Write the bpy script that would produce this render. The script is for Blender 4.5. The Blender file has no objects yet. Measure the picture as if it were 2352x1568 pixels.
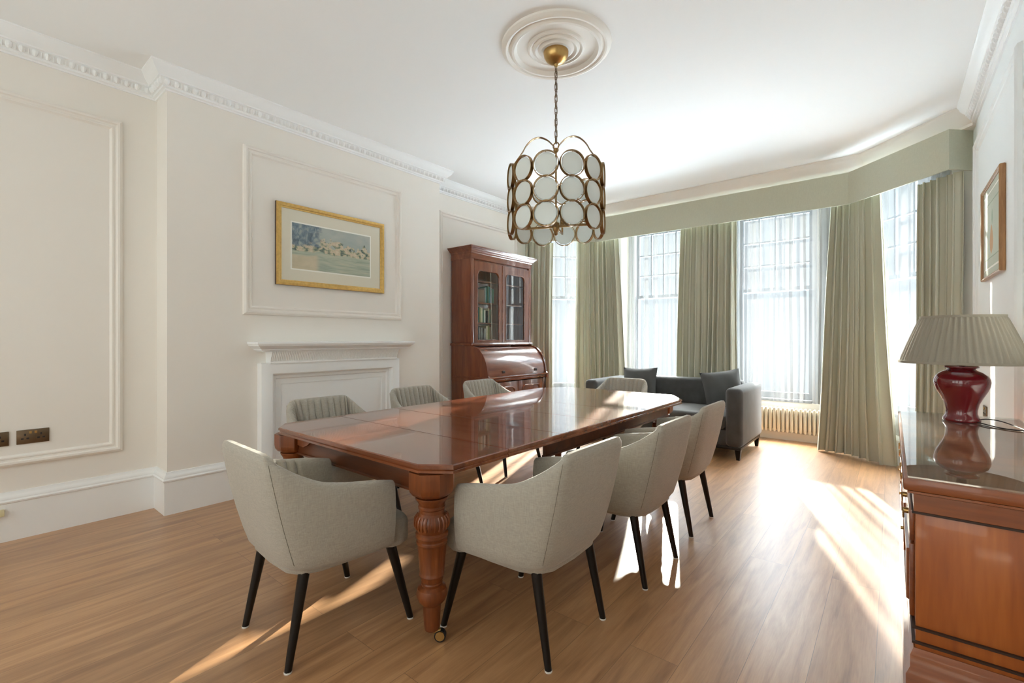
import bpy, bmesh, math, random
from mathutils import Vector, Matrix
random.seed(7)
R = math.radians
S = bpy.context.scene
COL = S.collection

# ------------------------------------------------------------------ camera
TH = math.atan((2050 - 1176) / 1070)
cam = bpy.data.cameras.new('camera')
cam.sensor_width = 36.0
cam.lens = 36 * 1070 / 2352
cam.shift_y = -6 / 2352
cam.clip_start = 0.05
cam_o = bpy.data.objects.new('camera', cam)
COL.objects.link(cam_o)
cam_o.location = (0, 0, 1.25)
cam_o.rotation_euler = (R(90), 0, TH)
S.camera = cam_o

# ------------------------------------------------------------------ light
S.view_settings.view_transform = 'Standard'
S.view_settings.look = 'None'
S.view_settings.gamma = 1
S.view_settings.exposure = 1.1
S.view_settings.use_curve_mapping = False
W = bpy.data.worlds.new('sky')
S.world = W
W.use_nodes = True
wn = W.node_tree.nodes
wl = W.node_tree.links
bg = wn['Background']
tc = wn.new('ShaderNodeTexCoord')
sx = wn.new('ShaderNodeSeparateXYZ')
wl.new(tc.outputs['Generated'], sx.inputs[0])
# sky by elevation: hazy pale band at the horizon, bright high sky, sunlit pale ground below
rp = wn.new('ShaderNodeValToRGB')
for q, c in ((0.0, (0.6, 0.7, 0.8)), (0.10, (0.8, 0.9, 1.0)), (0.20, (4.7, 5.3, 5.9)), (0.36, (3.2, 3.65, 4.05)), (0.435, (0.077, 0.085, 0.0925)), (0.625, (0.087, 0.0965, 0.1045)), (0.69, (1.25, 1.43, 1.65)), (1.0, (1.25, 1.43, 1.65))):
    e = rp.color_ramp.elements.new(q)
    e.color = (*[v / 16 for v in c], 1)
rp.color_ramp.elements.remove(rp.color_ramp.elements[0])
rp.color_ramp.elements.remove(rp.color_ramp.elements[-1])
mr = wn.new('ShaderNodeMapRange')
mr.inputs[1].default_value = -1
mr.inputs[2].default_value = 1
wl.new(sx.outputs[2], mr.inputs[0])
wl.new(mr.outputs[0], rp.inputs[0])
wl.new(rp.outputs[0], bg.inputs[0])
# behind the viewer an even fill level is added to feed the rear windows; the street side has a dim hazy band of houses at the horizon
br = wn.new('ShaderNodeMapRange')
br.interpolation_type = 'SMOOTHSTEP'
br.inputs[1].default_value = 0.1
br.inputs[2].default_value = -0.3
wl.new(sx.outputs[1], br.inputs[0])
mxw = wn.new('ShaderNodeMix')
mxw.data_type = 'RGBA'
wl.new(br.outputs[0], mxw.inputs[0])
wl.new(rp.outputs[0], mxw.inputs[6])
mxw.inputs[7].default_value = (0.0185, 0.0183, 0.0176, 1)
wl.new(mxw.outputs[2], bg.inputs[0])
bg.inputs[1].default_value = 80.0
sun = bpy.data.lights.new('sun', 'SUN')
sun.energy = 17.0
sun.angle = R(0.9)
sun.color = (1.0, 0.92, 0.80)
sun_o = bpy.data.objects.new('sun', sun)
COL.objects.link(sun_o)
_d = Vector((0.335, -0.942, -math.tan(R(16.5))))
sun_o.rotation_euler = _d.to_track_quat('-Z', 'Y').to_euler()
sun_o.location = (-4, 12, 5)
S.cycles.use_denoising = True
S.cycles.max_bounces = 14
S.cycles.diffuse_bounces = 8
S.cycles.transparent_max_bounces = 24
S.cycles.transmission_bounces = 8
S.cycles.sample_clamp_indirect = 8
S.cycles.caustics_reflective = False
S.cycles.caustics_refractive = False


# ------------------------------------------------------------------ materials
def new_mat(name):
    m = bpy.data.materials.new(name)
    m.use_nodes = True
    return m, m.node_tree.nodes, m.node_tree.links, m.node_tree.nodes['Principled BSDF']


def plain(name, col, rough=0.6, metal=0.0, coat=0.0, sheen=0.0, bump=0.0, bscale=200, var=0.0, vscale=3, ior=1.45, spec=None):
    m, n, l, p = new_mat(name)
    p.inputs['Base Color'].default_value = (*col, 1)
    p.inputs['Roughness'].default_value = rough
    p.inputs['Metallic'].default_value = metal
    p.inputs['Coat Weight'].default_value = coat
    p.inputs['Coat Roughness'].default_value = 0.06
    p.inputs['Sheen Weight'].default_value = sheen
    p.inputs['IOR'].default_value = ior
    if spec is not None:
        p.inputs['Specular IOR Level'].default_value = spec
    t = n.new('ShaderNodeTexCoord')
    if var:
        z = n.new('ShaderNodeTexNoise')
        z.inputs['Scale'].default_value = vscale
        z.inputs['Detail'].default_value = 5
        l.new(t.outputs['Object'], z.inputs['Vector'])
        mx = n.new('ShaderNodeMix')
        mx.data_type = 'RGBA'
        mx.inputs[6].default_value = (*[c * (1 - var) for c in col], 1)
        mx.inputs[7].default_value = (*[min(1, c * (1 + var)) for c in col], 1)
        l.new(z.outputs['Fac'], mx.inputs[0])
        l.new(mx.outputs[2], p.inputs['Base Color'])
    if bump:
        z = n.new('ShaderNodeTexNoise')
        z.inputs['Scale'].default_value = bscale
        l.new(t.outputs['Object'], z.inputs['Vector'])
        b = n.new('ShaderNodeBump')
        b.inputs['Strength'].default_value = bump
        b.inputs['Distance'].default_value = 0.002
        l.new(z.outputs['Fac'], b.inputs['Height'])
        l.new(b.outputs[0], p.inputs['Normal'])
    return m


def weave(name, col, var=0.16, scale=480, rough=0.85, sheen=0.25):
    """linen-like cloth: two crossed stretched noises"""
    m, n, l, p = new_mat(name)
    p.inputs['Roughness'].default_value = rough
    p.inputs['Sheen Weight'].default_value = sheen
    p.inputs['Sheen Roughness'].default_value = 0.5
    p.inputs['Specular IOR Level'].default_value = 0.15
    t = n.new('ShaderNodeTexCoord')
    fs = []
    for sc in ((scale, scale, 34), (40, 40, scale)):
        mp = n.new('ShaderNodeMapping')
        mp.inputs['Scale'].default_value = sc
        l.new(t.outputs['Object'], mp.inputs[0])
        z = n.new('ShaderNodeTexNoise')
        z.inputs['Scale'].default_value = 1
        z.inputs['Detail'].default_value = 2
        l.new(mp.outputs[0], z.inputs['Vector'])
        fs.append(z)
    a = n.new('ShaderNodeMath')
    a.operation = 'ADD'
    l.new(fs[0].outputs['Fac'], a.inputs[0])
    l.new(fs[1].outputs['Fac'], a.inputs[1])
    g = n.new('ShaderNodeMapRange')
    g.inputs[1].default_value = 0.65
    g.inputs[2].default_value = 1.35
    l.new(a.outputs[0], g.inputs[0])
    mx = n.new('ShaderNodeMix')
    mx.data_type = 'RGBA'
    mx.inputs[6].default_value = (*[c * (1 - var) for c in col], 1)
    mx.inputs[7].default_value = (*[c * (1 + var) for c in col], 1)
    l.new(g.outputs[0], mx.inputs[0])
    l.new(mx.outputs[2], p.inputs['Base Color'])
    b = n.new('ShaderNodeBump')
    b.inputs['Strength'].default_value = 0.25
    b.inputs['Distance'].default_value = 0.001
    l.new(a.outputs[0], b.inputs['Height'])
    l.new(b.outputs[0], p.inputs['Normal'])
    return m


def wood(name, c1, c2, axis='Y', rough=0.2, coat=0.6, scale=1.0, c3=None, coat_rough=0.05):
    m, n, l, p = new_mat(name)
    p.inputs['Roughness'].default_value = rough
    p.inputs['Coat Weight'].default_value = coat
    p.inputs['Coat Roughness'].default_value = coat_rough
    t = n.new('ShaderNodeTexCoord')
    mp = n.new('ShaderNodeMapping')
    s = [9 * scale, 9 * scale, 9 * scale]
    s['XYZ'.index(axis)] = 0.8 * scale
    mp.inputs['Scale'].default_value = s
    l.new(t.outputs['Object'], mp.inputs[0])
    z = n.new('ShaderNodeTexNoise')
    z.inputs['Scale'].default_value = 2.2
    z.inputs['Detail'].default_value = 8
    z.inputs['Distortion'].default_value = 0.7
    l.new(mp.outputs[0], z.inputs['Vector'])
    z2 = n.new('ShaderNodeTexNoise')
    z2.inputs['Scale'].default_value = 16
    z2.inputs['Detail'].default_value = 3
    l.new(mp.outputs[0], z2.inputs['Vector'])
    a = n.new('ShaderNodeMath')
    a.operation = 'MULTIPLY_ADD'
    a.inputs[1].default_value = 0.35
    l.new(z2.outputs['Fac'], a.inputs[0])
    l.new(z.outputs['Fac'], a.inputs[2])
    r = n.new('ShaderNodeValToRGB')
    r.color_ramp.elements[0].position = 0.45
    r.color_ramp.elements[0].color = (*c1, 1)
    r.color_ramp.elements[1].position = 0.88
    r.color_ramp.elements[1].color = (*c2, 1)
    if c3:
        e = r.color_ramp.elements.new(0.66)
        e.color = (*c3, 1)
    l.new(a.outputs[0], r.inputs[0])
    l.new(r.outputs[0], p.inputs['Base Color'])
    return m


def oak_floor():
    m, n, l, p = new_mat('oak_planks')
    t = n.new('ShaderNodeTexCoord')
    s = n.new('ShaderNodeSeparateXYZ')
    l.new(t.outputs['Object'], s.inputs[0])
    ax = n.new('ShaderNodeMath'); ax.inputs[1].default_value = 0.245 + 0.195 * 40
    ay = n.new('ShaderNodeMath'); ay.inputs[1].default_value = 20.42
    l.new(s.outputs[0], ax.inputs[0]); l.new(s.outputs[1], ay.inputs[0])
    c = n.new('ShaderNodeCombineXYZ')
    l.new(ay.outputs[0], c.inputs[0]); l.new(ax.outputs[0], c.inputs[1])
    b = n.new('ShaderNodeTexBrick')
    b.offset = 0.37
    b.offset_frequency = 2
    b.inputs['Scale'].default_value = 1
    b.inputs['Brick Width'].default_value = 1.85
    b.inputs['Row Height'].default_value = 0.195
    b.inputs['Mortar Size'].default_value = 0.0011
    b.inputs['Mortar Smooth'].default_value = 0.4
    b.inputs['Color1'].default_value = (0, 0, 0, 1)
    b.inputs['Color2'].default_value = (1, 1, 1, 1)
    b.inputs['Mortar'].default_value = (0.5, 0.5, 0.5, 1)
    l.new(c.outputs[0], b.inputs['Vector'])
    # grain, shifted per plank
    off = n.new('ShaderNodeVectorMath'); off.operation = 'SCALE'; off.inputs[3].default_value = 13.0
    l.new(b.outputs['Color'], off.inputs[0])
    ad = n.new('ShaderNodeVectorMath'); ad.operation = 'ADD'
    l.new(c.outputs[0], ad.inputs[0]); l.new(off.outputs[0], ad.inputs[1])
    mp = n.new('ShaderNodeMapping'); mp.inputs['Scale'].default_value = (1.1, 13, 1)
    l.new(ad.outputs[0], mp.inputs[0])
    z = n.new('ShaderNodeTexNoise'); z.inputs['Scale'].default_value = 1.6; z.inputs['Detail'].default_value = 8; z.inputs['Distortion'].default_value = 0.9
    l.new(mp.outputs[0], z.inputs['Vector'])
    z2 = n.new('ShaderNodeTexNoise'); z2.inputs['Scale'].default_value = 14; z2.inputs['Detail'].default_value = 4
    mp2 = n.new('ShaderNodeMapping'); mp2.inputs['Scale'].default_value = (1.0, 16, 1)
    l.new(ad.outputs[0], mp2.inputs[0]); l.new(mp2.outputs[0], z2.inputs['Vector'])
    a = n.new('ShaderNodeMath'); a.operation = 'MULTIPLY_ADD'; a.inputs[1].default_value = 0.3
    l.new(z2.outputs['Fac'], a.inputs[0]); l.new(z.outputs['Fac'], a.inputs[2])
    r = n.new('ShaderNodeValToRGB')
    r.color_ramp.elements[0].position = 0.42; r.color_ramp.elements[0].color = (0.285, 0.137, 0.058, 1)
    r.color_ramp.elements[1].position = 0.86; r.color_ramp.elements[1].color = (0.525, 0.293, 0.138, 1)
    e = r.color_ramp.elements.new(0.62); e.color = (0.405, 0.212, 0.093, 1)
    l.new(a.outputs[0], r.inputs[0])
    # plank tone
    h = n.new('ShaderNodeHueSaturation')
    mr_ = n.new('ShaderNodeMapRange'); mr_.inputs[3].default_value = 0.88; mr_.inputs[4].default_value = 1.1
    l.new(b.outputs['Color'], mr_.inputs[0]); l.new(mr_.outputs[0], h.inputs['Value'])
    l.new(r.outputs[0], h.inputs['Color'])
    mx = n.new('ShaderNodeMix'); mx.data_type = 'RGBA'
    mx.inputs[7].default_value = (0.16, 0.085, 0.04, 1)
    l.new(b.outputs['Fac'], mx.inputs[0]); l.new(h.outputs[0], mx.inputs[6])
    l.new(mx.outputs[2], p.inputs['Base Color'])
    p.inputs['Roughness'].default_value = 0.45
    p.inputs['Coat Weight'].default_value = 0.75
    p.inputs['Coat Roughness'].default_value = 0.29
    bp = n.new('ShaderNodeBump'); bp.inputs['Strength'].default_value = 0.05; bp.inputs['Distance'].default_value = 0.002
    l.new(a.outputs[0], bp.inputs['Height']); l.new(bp.outputs[0], p.inputs['Normal'])
    return m


def glass(name, tint=(1, 1, 1), extra=0.0):
    m, n, l, p = new_mat(name)
    n.remove(p)
    o = n['Material Output']
    tr = n.new('ShaderNodeBsdfTransparent'); tr.inputs[0].default_value = (*tint, 1)
    gl = n.new('ShaderNodeBsdfGlossy'); gl.inputs['Roughness'].default_value = 0.01
    fr = n.new('ShaderNodeFresnel'); fr.inputs[0].default_value = 1.5
    ad = n.new('ShaderNodeMath'); ad.inputs[1].default_value = extra; ad.use_clamp = True
    geo = n.new('ShaderNodeNewGeometry')
    inv = n.new('ShaderNodeMath'); inv.operation = 'SUBTRACT'; inv.inputs[0].default_value = 1.0
    l.new(geo.outputs['Backfacing'], inv.inputs[1])
    l.new(fr.outputs[0], ad.inputs[0])
    fm = n.new('ShaderNodeMath'); fm.operation = 'MULTIPLY'
    l.new(ad.outputs[0], fm.inputs[0]); l.new(inv.outputs[0], fm.inputs[1])
    mx = n.new('ShaderNodeMixShader')
    l.new(fm.outputs[0], mx.inputs[0]); l.new(tr.outputs[0], mx.inputs[1]); l.new(gl.outputs[0], mx.inputs[2])
    l.new(mx.outputs[0], o.inputs[0])
    return m


def sheer_mat(lo=0.05, hi=0.80, tlc=0.07):
    """net curtain: part see-through yarn gauze, with denser gathers along its width"""
    m, n, l, p = new_mat('sheer_net')
    n.remove(p)
    o = n['Material Output']
    at = n.new('ShaderNodeAttribute'); at.attribute_name = 'gather'
    z = n.new('ShaderNodeTexNoise'); z.noise_dimensions = '1D'; z.inputs['Scale'].default_value = 1.0; z.inputs['Detail'].default_value = 1.6
    l.new(at.outputs['Fac'], z.inputs['W'])
    mr_ = n.new('ShaderNodeMapRange'); mr_.inputs[1].default_value = 0.36; mr_.inputs[2].default_value = 0.66
    mr_.inputs[3].default_value = lo; mr_.inputs[4].default_value = hi
    l.new(z.outputs['Fac'], mr_.inputs[0])
    tr = n.new('ShaderNodeBsdfTransparent')
    tl = n.new('ShaderNodeBsdfTranslucent'); tl.inputs[0].default_value = (tlc, tlc * 1.02, tlc * 1.04, 1)
    df = n.new('ShaderNodeBsdfDiffuse'); df.inputs[0].default_value = (0.42, 0.43, 0.44, 1)
    m1 = n.new('ShaderNodeMixShader'); m1.inputs[0].default_value = 0.5
    l.new(tl.outputs[0], m1.inputs[1]); l.new(df.outputs[0], m1.inputs[2])
    m2 = n.new('ShaderNodeMixShader')
    l.new(mr_.outputs[0], m2.inputs[0]); l.new(tr.outputs[0], m2.inputs[1]); l.new(m1.outputs[0], m2.inputs[2])
    l.new(m2.outputs[0], o.inputs[0])
    return m


def cloth_translucent(name, col, frac=0.2):
    m = weave(name, col, var=0.03, scale=500, sheen=0.1)
    n, l = m.node_tree.nodes, m.node_tree.links
    o = n['Material Output']; p = n['Principled BSDF']
    tl = n.new('ShaderNodeBsdfTranslucent'); tl.inputs[0].default_value = (*col, 1)
    mx = n.new('ShaderNodeMixShader'); mx.inputs[0].default_value = frac
    l.new(p.outputs[0], mx.inputs[1]); l.new(tl.outputs[0], mx.inputs[2]); l.new(mx.outputs[0], o.inputs[0])
    return m


def painting(name, kind):
    """a loose watercolour, generic; Generated coords: X along the width, Z up"""
    m, n, l, p = new_mat(name)
    p.inputs['Roughness'].default_value = 0.5
    p.inputs['Coat Weight'].default_value = 0.5
    p.inputs['Coat Roughness'].default_value = 0.03
    t = n.new('ShaderNodeTexCoord')
    s = n.new('ShaderNodeSeparateXYZ'); l.new(t.outputs['Generated'], s.inputs[0])

    def noise(scale, det=4, mapping=None, dist=0.5):
        z = n.new('ShaderNodeTexNoise'); z.inputs['Scale'].default_value = scale; z.inputs['Detail'].default_value = det
        z.inputs['Distortion'].default_value = dist
        if mapping:
            mp = n.new('ShaderNodeMapping'); mp.inputs['Scale'].default_value = mapping
            l.new(t.outputs['Generated'], mp.inputs[0]); l.new(mp.outputs[0], z.inputs['Vector'])
        else:
            l.new(t.outputs['Generated'], z.inputs['Vector'])
        return z.outputs['Fac']

    def math_(op, a, b):
        k = n.new('ShaderNodeMath'); k.operation = op
        for i, v in enumerate((a, b)):
            if isinstance(v, (int, float)): k.inputs[i].default_value = v
            else: l.new(v, k.inputs[i])
        return k.outputs[0]

    def ramp(f, stops):
        r = n.new('ShaderNodeValToRGB')
        e = r.color_ramp.elements
        e[0].position, e[0].color = stops[0][0], (*stops[0][1], 1)
        e[1].position, e[1].color = stops[-1][0], (*stops[-1][1], 1)
        for q, c in stops[1:-1]:
            k = e.new(q); k.color = (*c, 1)
        l.new(f, r.inputs[0])
        return r.outputs[0]

    def mix(f, a, b):
        k = n.new('ShaderNodeMix'); k.data_type = 'RGBA'
        l.new(f, k.inputs[0]); l.new(a, k.inputs[6]); l.new(b, k.inputs[7])
        return k.outputs[2]

    def step(v, lo, hi):
        k = n.new('ShaderNodeMapRange'); k.interpolation_type = 'SMOOTHSTEP'
        k.inputs[1].default_value = lo; k.inputs[2].default_value = hi
        l.new(v, k.inputs[0])
        return k.outputs[0]
    u, w = s.outputs['Y' if kind == 'river' else 'Y'], s.outputs[2]
    wob = math_('ADD', w, math_('MULTIPLY', math_('SUBTRACT', noise(5, 5), 0.5), 0.22))
    sky = ramp(noise(3, 3), [(0.3, (0.30, 0.37, 0.36)), (0.7, (0.45, 0.47, 0.42))])
    land = ramp(noise(7, 6, (1, 2.2, 1.6), 0.3), [(0.30, (0.04, 0.07, 0.07)), (0.40, (0.13, 0.18, 0.14)), (0.47, (0.36, 0.36, 0.24)), (0.53, (0.60, 0.52, 0.36)), (0.57, (0.52, 0.42, 0.31)), (0.66, (0.62, 0.57, 0.42)), (0.75, (0.24, 0.28, 0.22))])
    trees = ramp(noise(6, 7, (1, 3.0, 1.0), 0.8), [(0.35, (0.07, 0.11, 0.15)), (0.5, (0.15, 0.21, 0.25)), (0.66, (0.33, 0.38, 0.36))])
    water = ramp(noise(4, 5, (1, 1, 5)), [(0.3, (0.28, 0.34, 0.27)), (0.55, (0.42, 0.46, 0.36)), (0.75, (0.52, 0.50, 0.37))])
    bank = ramp(noise(6, 3), [(0.3, (0.50, 0.45, 0.31)), (0.7, (0.60, 0.53, 0.38))])
    ground = mix(step(wob, 0.40, 0.44), water, land)
    hi_ = math_('ADD', w, math_('MULTIPLY', math_('SUBTRACT', noise(4.5, 6, (1, 2.2, 0.9), 0.2), 0.5), 0.75))
    c = mix(step(hi_, 0.62, 0.67), ground, sky)
    tr = math_('MULTIPLY', step(math_('ADD', math_('SUBTRACT', 1.0, u), math_('MULTIPLY', math_('SUBTRACT', noise(6, 5), 0.5), 0.5)), 0.62, 0.76), step(wob, 0.50, 0.56))
    c = mix(tr, c, trees)
    bk = math_('MULTIPLY', step(math_('SUBTRACT', 1.0, u), 0.66, 0.74), math_('SUBTRACT', 1.0, step(wob, 0.30, 0.38)))
    c = mix(bk, c, bank)
    l.new(c, p.inputs['Base Color'])
    return m


M = dict(
    wall=plain('wall_paint', (0.835, 0.808, 0.755), 0.75),
    wall_r=plain('wall_paint_daylit', (0.87, 0.91, 0.92), 0.75),  # right wall paint lightened and cooled to make up for dim light there
    wall_b=plain('rear_wall_paint', (0.80, 0.80, 0.78), 0.75),
    ceil=plain('ceiling_paint', (0.87, 0.885, 0.885), 0.8),
    trim=plain('trim_paint', (0.87, 0.89, 0.895), 0.45),
    sash=plain('sash_paint_backlit', (0.22, 0.235, 0.25), 0.5),  # sashes greyed in the colour to carry their backlit shade
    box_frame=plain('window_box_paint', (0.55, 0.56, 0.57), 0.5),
    plaster=plain('plaster', (0.83, 0.81, 0.76), 0.6),
    floor=oak_floor(),
    linen=weave('grey_linen', (0.375, 0.35, 0.298)),
    seam=plain('seam_thread', (0.15, 0.138, 0.11), 0.8),
    black_wood=plain('black_lacquer', (0.007, 0.005, 0.004), 0.32, spec=0.35),
    felt=plain('white_felt', (0.6, 0.58, 0.54), 0.9),
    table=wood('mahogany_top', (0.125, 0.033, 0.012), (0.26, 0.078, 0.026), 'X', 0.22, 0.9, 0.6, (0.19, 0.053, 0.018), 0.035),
    table_shade=wood('mahogany_shaded', (0.05, 0.012, 0.003), (0.12, 0.032, 0.008), 'X', 0.38, 0.2, 0.7, (0.085, 0.021, 0.005)),  # frame mahogany darkened: shade under the top is put into the colour
    table_d=wood('mahogany_frame', (0.10, 0.022, 0.004), (0.23, 0.062, 0.012), 'Z', 0.38, 0.2, 0.7, (0.16, 0.039, 0.007)),
    mahog=wood('mahogany_case', (0.115, 0.028, 0.011), (0.24, 0.068, 0.026), 'Z', 0.25, 0.75, 0.6, (0.175, 0.046, 0.018)),
    mahog_h=wood('mahogany_moulding', (0.115, 0.028, 0.011), (0.24, 0.068, 0.026), 'Y', 0.25, 0.75, 0.6, (0.175, 0.046, 0.018)),
    side=wood('cherry_veneer', (0.20, 0.044, 0.008), (0.43, 0.132, 0.025), 'Z', 0.34, 0.3, 0.4, (0.315, 0.081, 0.014)),
    side_h=wood('cherry_moulding', (0.13, 0.028, 0.006), (0.28, 0.078, 0.016), 'X', 0.34, 0.3, 0.5, (0.20, 0.05, 0.010)),
    dark=plain('dark_groove', (0.03, 0.012, 0.006), 0.5),
    brass=plain('aged_brass', (0.50, 0.32, 0.12), 0.30, 1.0, var=0.2, vscale=40),
    bronze=plain('dark_bronze', (0.19, 0.135, 0.085), 0.4, 1.0, var=0.25, vscale=30),
    chandelier=plain('antique_gold', (0.30, 0.185, 0.08), 0.35, 1.0, var=0.35, vscale=60),
    gilt=plain('gilt', (0.62, 0.40, 0.13), 0.35, 0.7, var=0.3, vscale=50),
    gilt_d=plain('dark_frame_side', (0.05, 0.022, 0.012), 0.5),
    pale_wood=wood('honey_frame', (0.28, 0.13, 0.045), (0.46, 0.25, 0.10), 'Z', 0.4, 0.2, 2),
    mat=plain('mount_card', (0.70, 0.67, 0.55), 0.6, coat=0.5),
    mat_in=plain('mount_bevel', (0.85, 0.85, 0.78), 0.6),
    pale_paper=plain('pale_paper', (0.60, 0.66, 0.56), 0.6, coat=0.5, var=0.05),
    ink_g=plain('sage_ink', (0.30, 0.36, 0.28), 0.7),
    ink_o=plain('ochre_ink', (0.50, 0.30, 0.16), 0.7),
    river=painting('river_watercolour', 'river'),
    velvet=plain('grey_velvet', (0.050, 0.052, 0.053), 0.75, sheen=0.35, var=0.55, vscale=9),
    velvet_c=plain('grey_velvet_cushion', (0.068, 0.071, 0.071), 0.8, sheen=0.5, var=0.2, vscale=9),
    curtain=cloth_translucent('sage_curtain', (0.585, 0.58, 0.475), 0.10),
    pelmet=weave('sage_pelmet', (0.52, 0.53, 0.425), var=0.06, scale=300),
    sheer=sheer_mat(), sheer_d=sheer_mat(0.35, 0.85, 0.11), sheer_m=sheer_mat(0.30, 0.90, 0.08),
    pane=glass('window_glass', (0.97, 0.99, 0.98)),
    glass_top=glass('plate_glass', (0.93, 0.975, 0.955), 0.12),
    door_glass=glass('cabinet_glass', (0.95, 0.97, 0.96), 0.03),
    frosted=plain('frosted_glass', (0.90, 0.93, 0.915), 0.35, coat=0.3),
    red=plain('oxblood_glaze', (0.16, 0.006, 0.012), 0.12, coat=1.0, var=0.15, vscale=8),
    shade=None, radiator=plain('radiator_enamel', (0.72, 0.66, 0.54), 0.35),
    cream=plain('cream_plastic', (0.72, 0.66, 0.42), 0.4),
    black=plain('black_rubber', (0.012, 0.012, 0.013), 0.5),
    roof=plain('slate_roof', (0.20, 0.21, 0.22), 0.8),
    render_=plain('pale_render', (0.70, 0.70, 0.68), 0.8),
    chrome=plain('chrome', (0.7, 0.7, 0.7), 0.15, 1.0),
)
M['shade'] = cloth_translucent('pleated_linen_shade', (0.42, 0.385, 0.315), 0.25)
# translucent frosted discs
_m = M['frosted']
_n, _l = _m.node_tree.nodes, _m.node_tree.links
_t = _n.new('ShaderNodeBsdfTranslucent'); _t.inputs[0].default_value = (0.86, 0.90, 0.88, 1)
_x = _n.new('ShaderNodeMixShader'); _x.inputs[0].default_value = 0.5
_l.new(_n['Principled BSDF'].outputs[0], _x.inputs[1]); _l.new(_t.outputs[0], _x.inputs[2]); _l.new(_x.outputs[0], _n['Material Output'].inputs[0])


# ------------------------------------------------------------------ geometry helpers
class MB:
    def __init__(self):
        self.bm = bmesh.new()

    def box(self, x0, x1, y0, y1, z0, z1, bev=0.0, seg=2, mat=None):
        r = bmesh.ops.create_cube(self.bm, size=1)
        vs = r['verts']
        for v in vs:
            v.co = Vector((x0 + (v.co.x + .5) * (x1 - x0), y0 + (v.co.y + .5) * (y1 - y0), z0 + (v.co.z + .5) * (z1 - z0)))
        new = vs
        if bev:
            es = list({e for v in vs for e in v.link_edges})
            rr = bmesh.ops.bevel(self.bm, geom=es, offset=bev, segments=seg, profile=0.5, affect='EDGES')
            new = list({v for f in rr['faces'] for v in f.verts} | {v for v in vs if v.is_valid})
        if mat is not None:
            bmesh.ops.transform(self.bm, matrix=mat, verts=new)
        return self

    def grid(self, rows, close_u=False, close_v=False, cap=False):
        """rows: list of rings (lists of points) of equal length"""
        vv = [[self.bm.verts.new(p) for p in r] for r in rows]
        nr, nc = len(vv), len(vv[0])
        for i in range(nr if close_v else nr - 1):
            for j in range(nc if close_u else nc - 1):
                a, b = vv[i][j], vv[i][(j + 1) % nc]
                c, d = vv[(i + 1) % nr][(j + 1) % nc], vv[(i + 1) % nr][j]
                q = []
                for v in (a, b, c, d):
                    if v not in q: q.append(v)
                if len(q) > 2: self.bm.faces.new(q)
        if cap:
            self.bm.faces.new(vv[0][::-1]); self.bm.faces.new(vv[-1])
        return vv

    def lathe(self, prof, c=(0, 0, 0), n=24, mat=None, flute=None, cap=True):
        rows = []
        for k, (r, z) in enumerate(prof):
            ring = []
            for i in range(n):
                a = 2 * math.pi * i / n
                rr = r
                if flute and flute[0] <= k <= flute[1]:
                    rr = r * (1 + flute[3] * abs(math.cos(a * flute[2] / 2)))
                p = Vector((rr * math.cos(a), rr * math.sin(a), z))
                if mat is not None: p = mat @ p
                ring.append(p + Vector(c))
            rows.append(ring)
        self.grid(rows, close_u=True, cap=cap)
        return self

    def tube(self, pts, rad, n=8, closed=False, cap=True):
        pts = [Vector(p) for p in pts]
        m = len(pts)
        rows = []
        up = Vector((0, 0, 1))
        prev = None
        for i, p in enumerate(pts):
            a = pts[(i - 1) % m] if (closed or i > 0) else pts[i]
            b = pts[(i + 1) % m] if (closed or i < m - 1) else pts[i]
            t = (b - a).normalized()
            if prev is None:
                nrm = t.cross(up if abs(t.z) < 0.95 else Vector((1, 0, 0))).normalized()
            else:
                nrm = (prev - t * prev.dot(t)).normalized()
            prev = nrm
            bn = t.cross(nrm)
            rr = rad[i] if isinstance(rad, (list, tuple)) else rad
            rows.append([p + (nrm * math.cos(2 * math.pi * k / n) + bn * math.sin(2 * math.pi * k / n)) * rr for k in range(n)])
        self.grid(rows, close_u=True, close_v=closed, cap=cap and not closed)
        return self

    def sweep(self, path, prof, N, closed=False, cap=True):
        """prof: (a, b); a goes to the left of travel seen with N towards you, b along N; mitred"""
        P = [Vector(p) for p in path]
        N = Vector(N).normalized()
        m = len(P)
        rows = []
        for i in range(m):
            ts = []
            if closed or i > 0: ts.append((P[i] - P[(i - 1) % m]).normalized())
            if closed or i < m - 1: ts.append((P[(i + 1) % m] - P[i]).normalized())
            ls = [N.cross(t) for t in ts]
            mm = ls[0] if len(ls) == 1 else (ls[0] + ls[1]) / (1 + ls[0].dot(ls[1]))
            rows.append([P[i] + mm * a + N * b for a, b in prof])
        self.grid(rows, close_u=True, close_v=closed, cap=cap and not closed)
        return self

    def prism(self, poly, vec, tri=False):
        a = [self.bm.verts.new(p) for p in poly]
        b = [self.bm.verts.new(Vector(p) + Vector(vec)) for p in poly]
        n = len(a)
        for i in range(n):
            self.bm.faces.new((a[i], a[(i + 1) % n], b[(i + 1) % n], b[i]))
        f1 = self.bm.faces.new(a[::-1]); f2 = self.bm.faces.new(b)
        if tri: bmesh.ops.triangulate(self.bm, faces=[f1, f2])
        return self

    def ringplate(self, outer, inner, vec):
        """plate with a hole; outer and inner have equal counts"""
        v = Vector(vec)
        rows = [outer, [Vector(p) + v for p in outer], [Vector(p) + v for p in inner], inner]
        n = len(outer)
        vv = [[self.bm.verts.new(p) for p in r] for r in rows]
        for i in range(4):
            for j in range(n):
                self.bm.faces.new((vv[i][j], vv[i][(j + 1) % n], vv[(i + 1) % 4][(j + 1) % n], vv[(i + 1) % 4][j]))
        return self

    def move(self, v):
        bmesh.ops.translate(self.bm, verts=self.bm.verts, vec=v)
        return self

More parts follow.
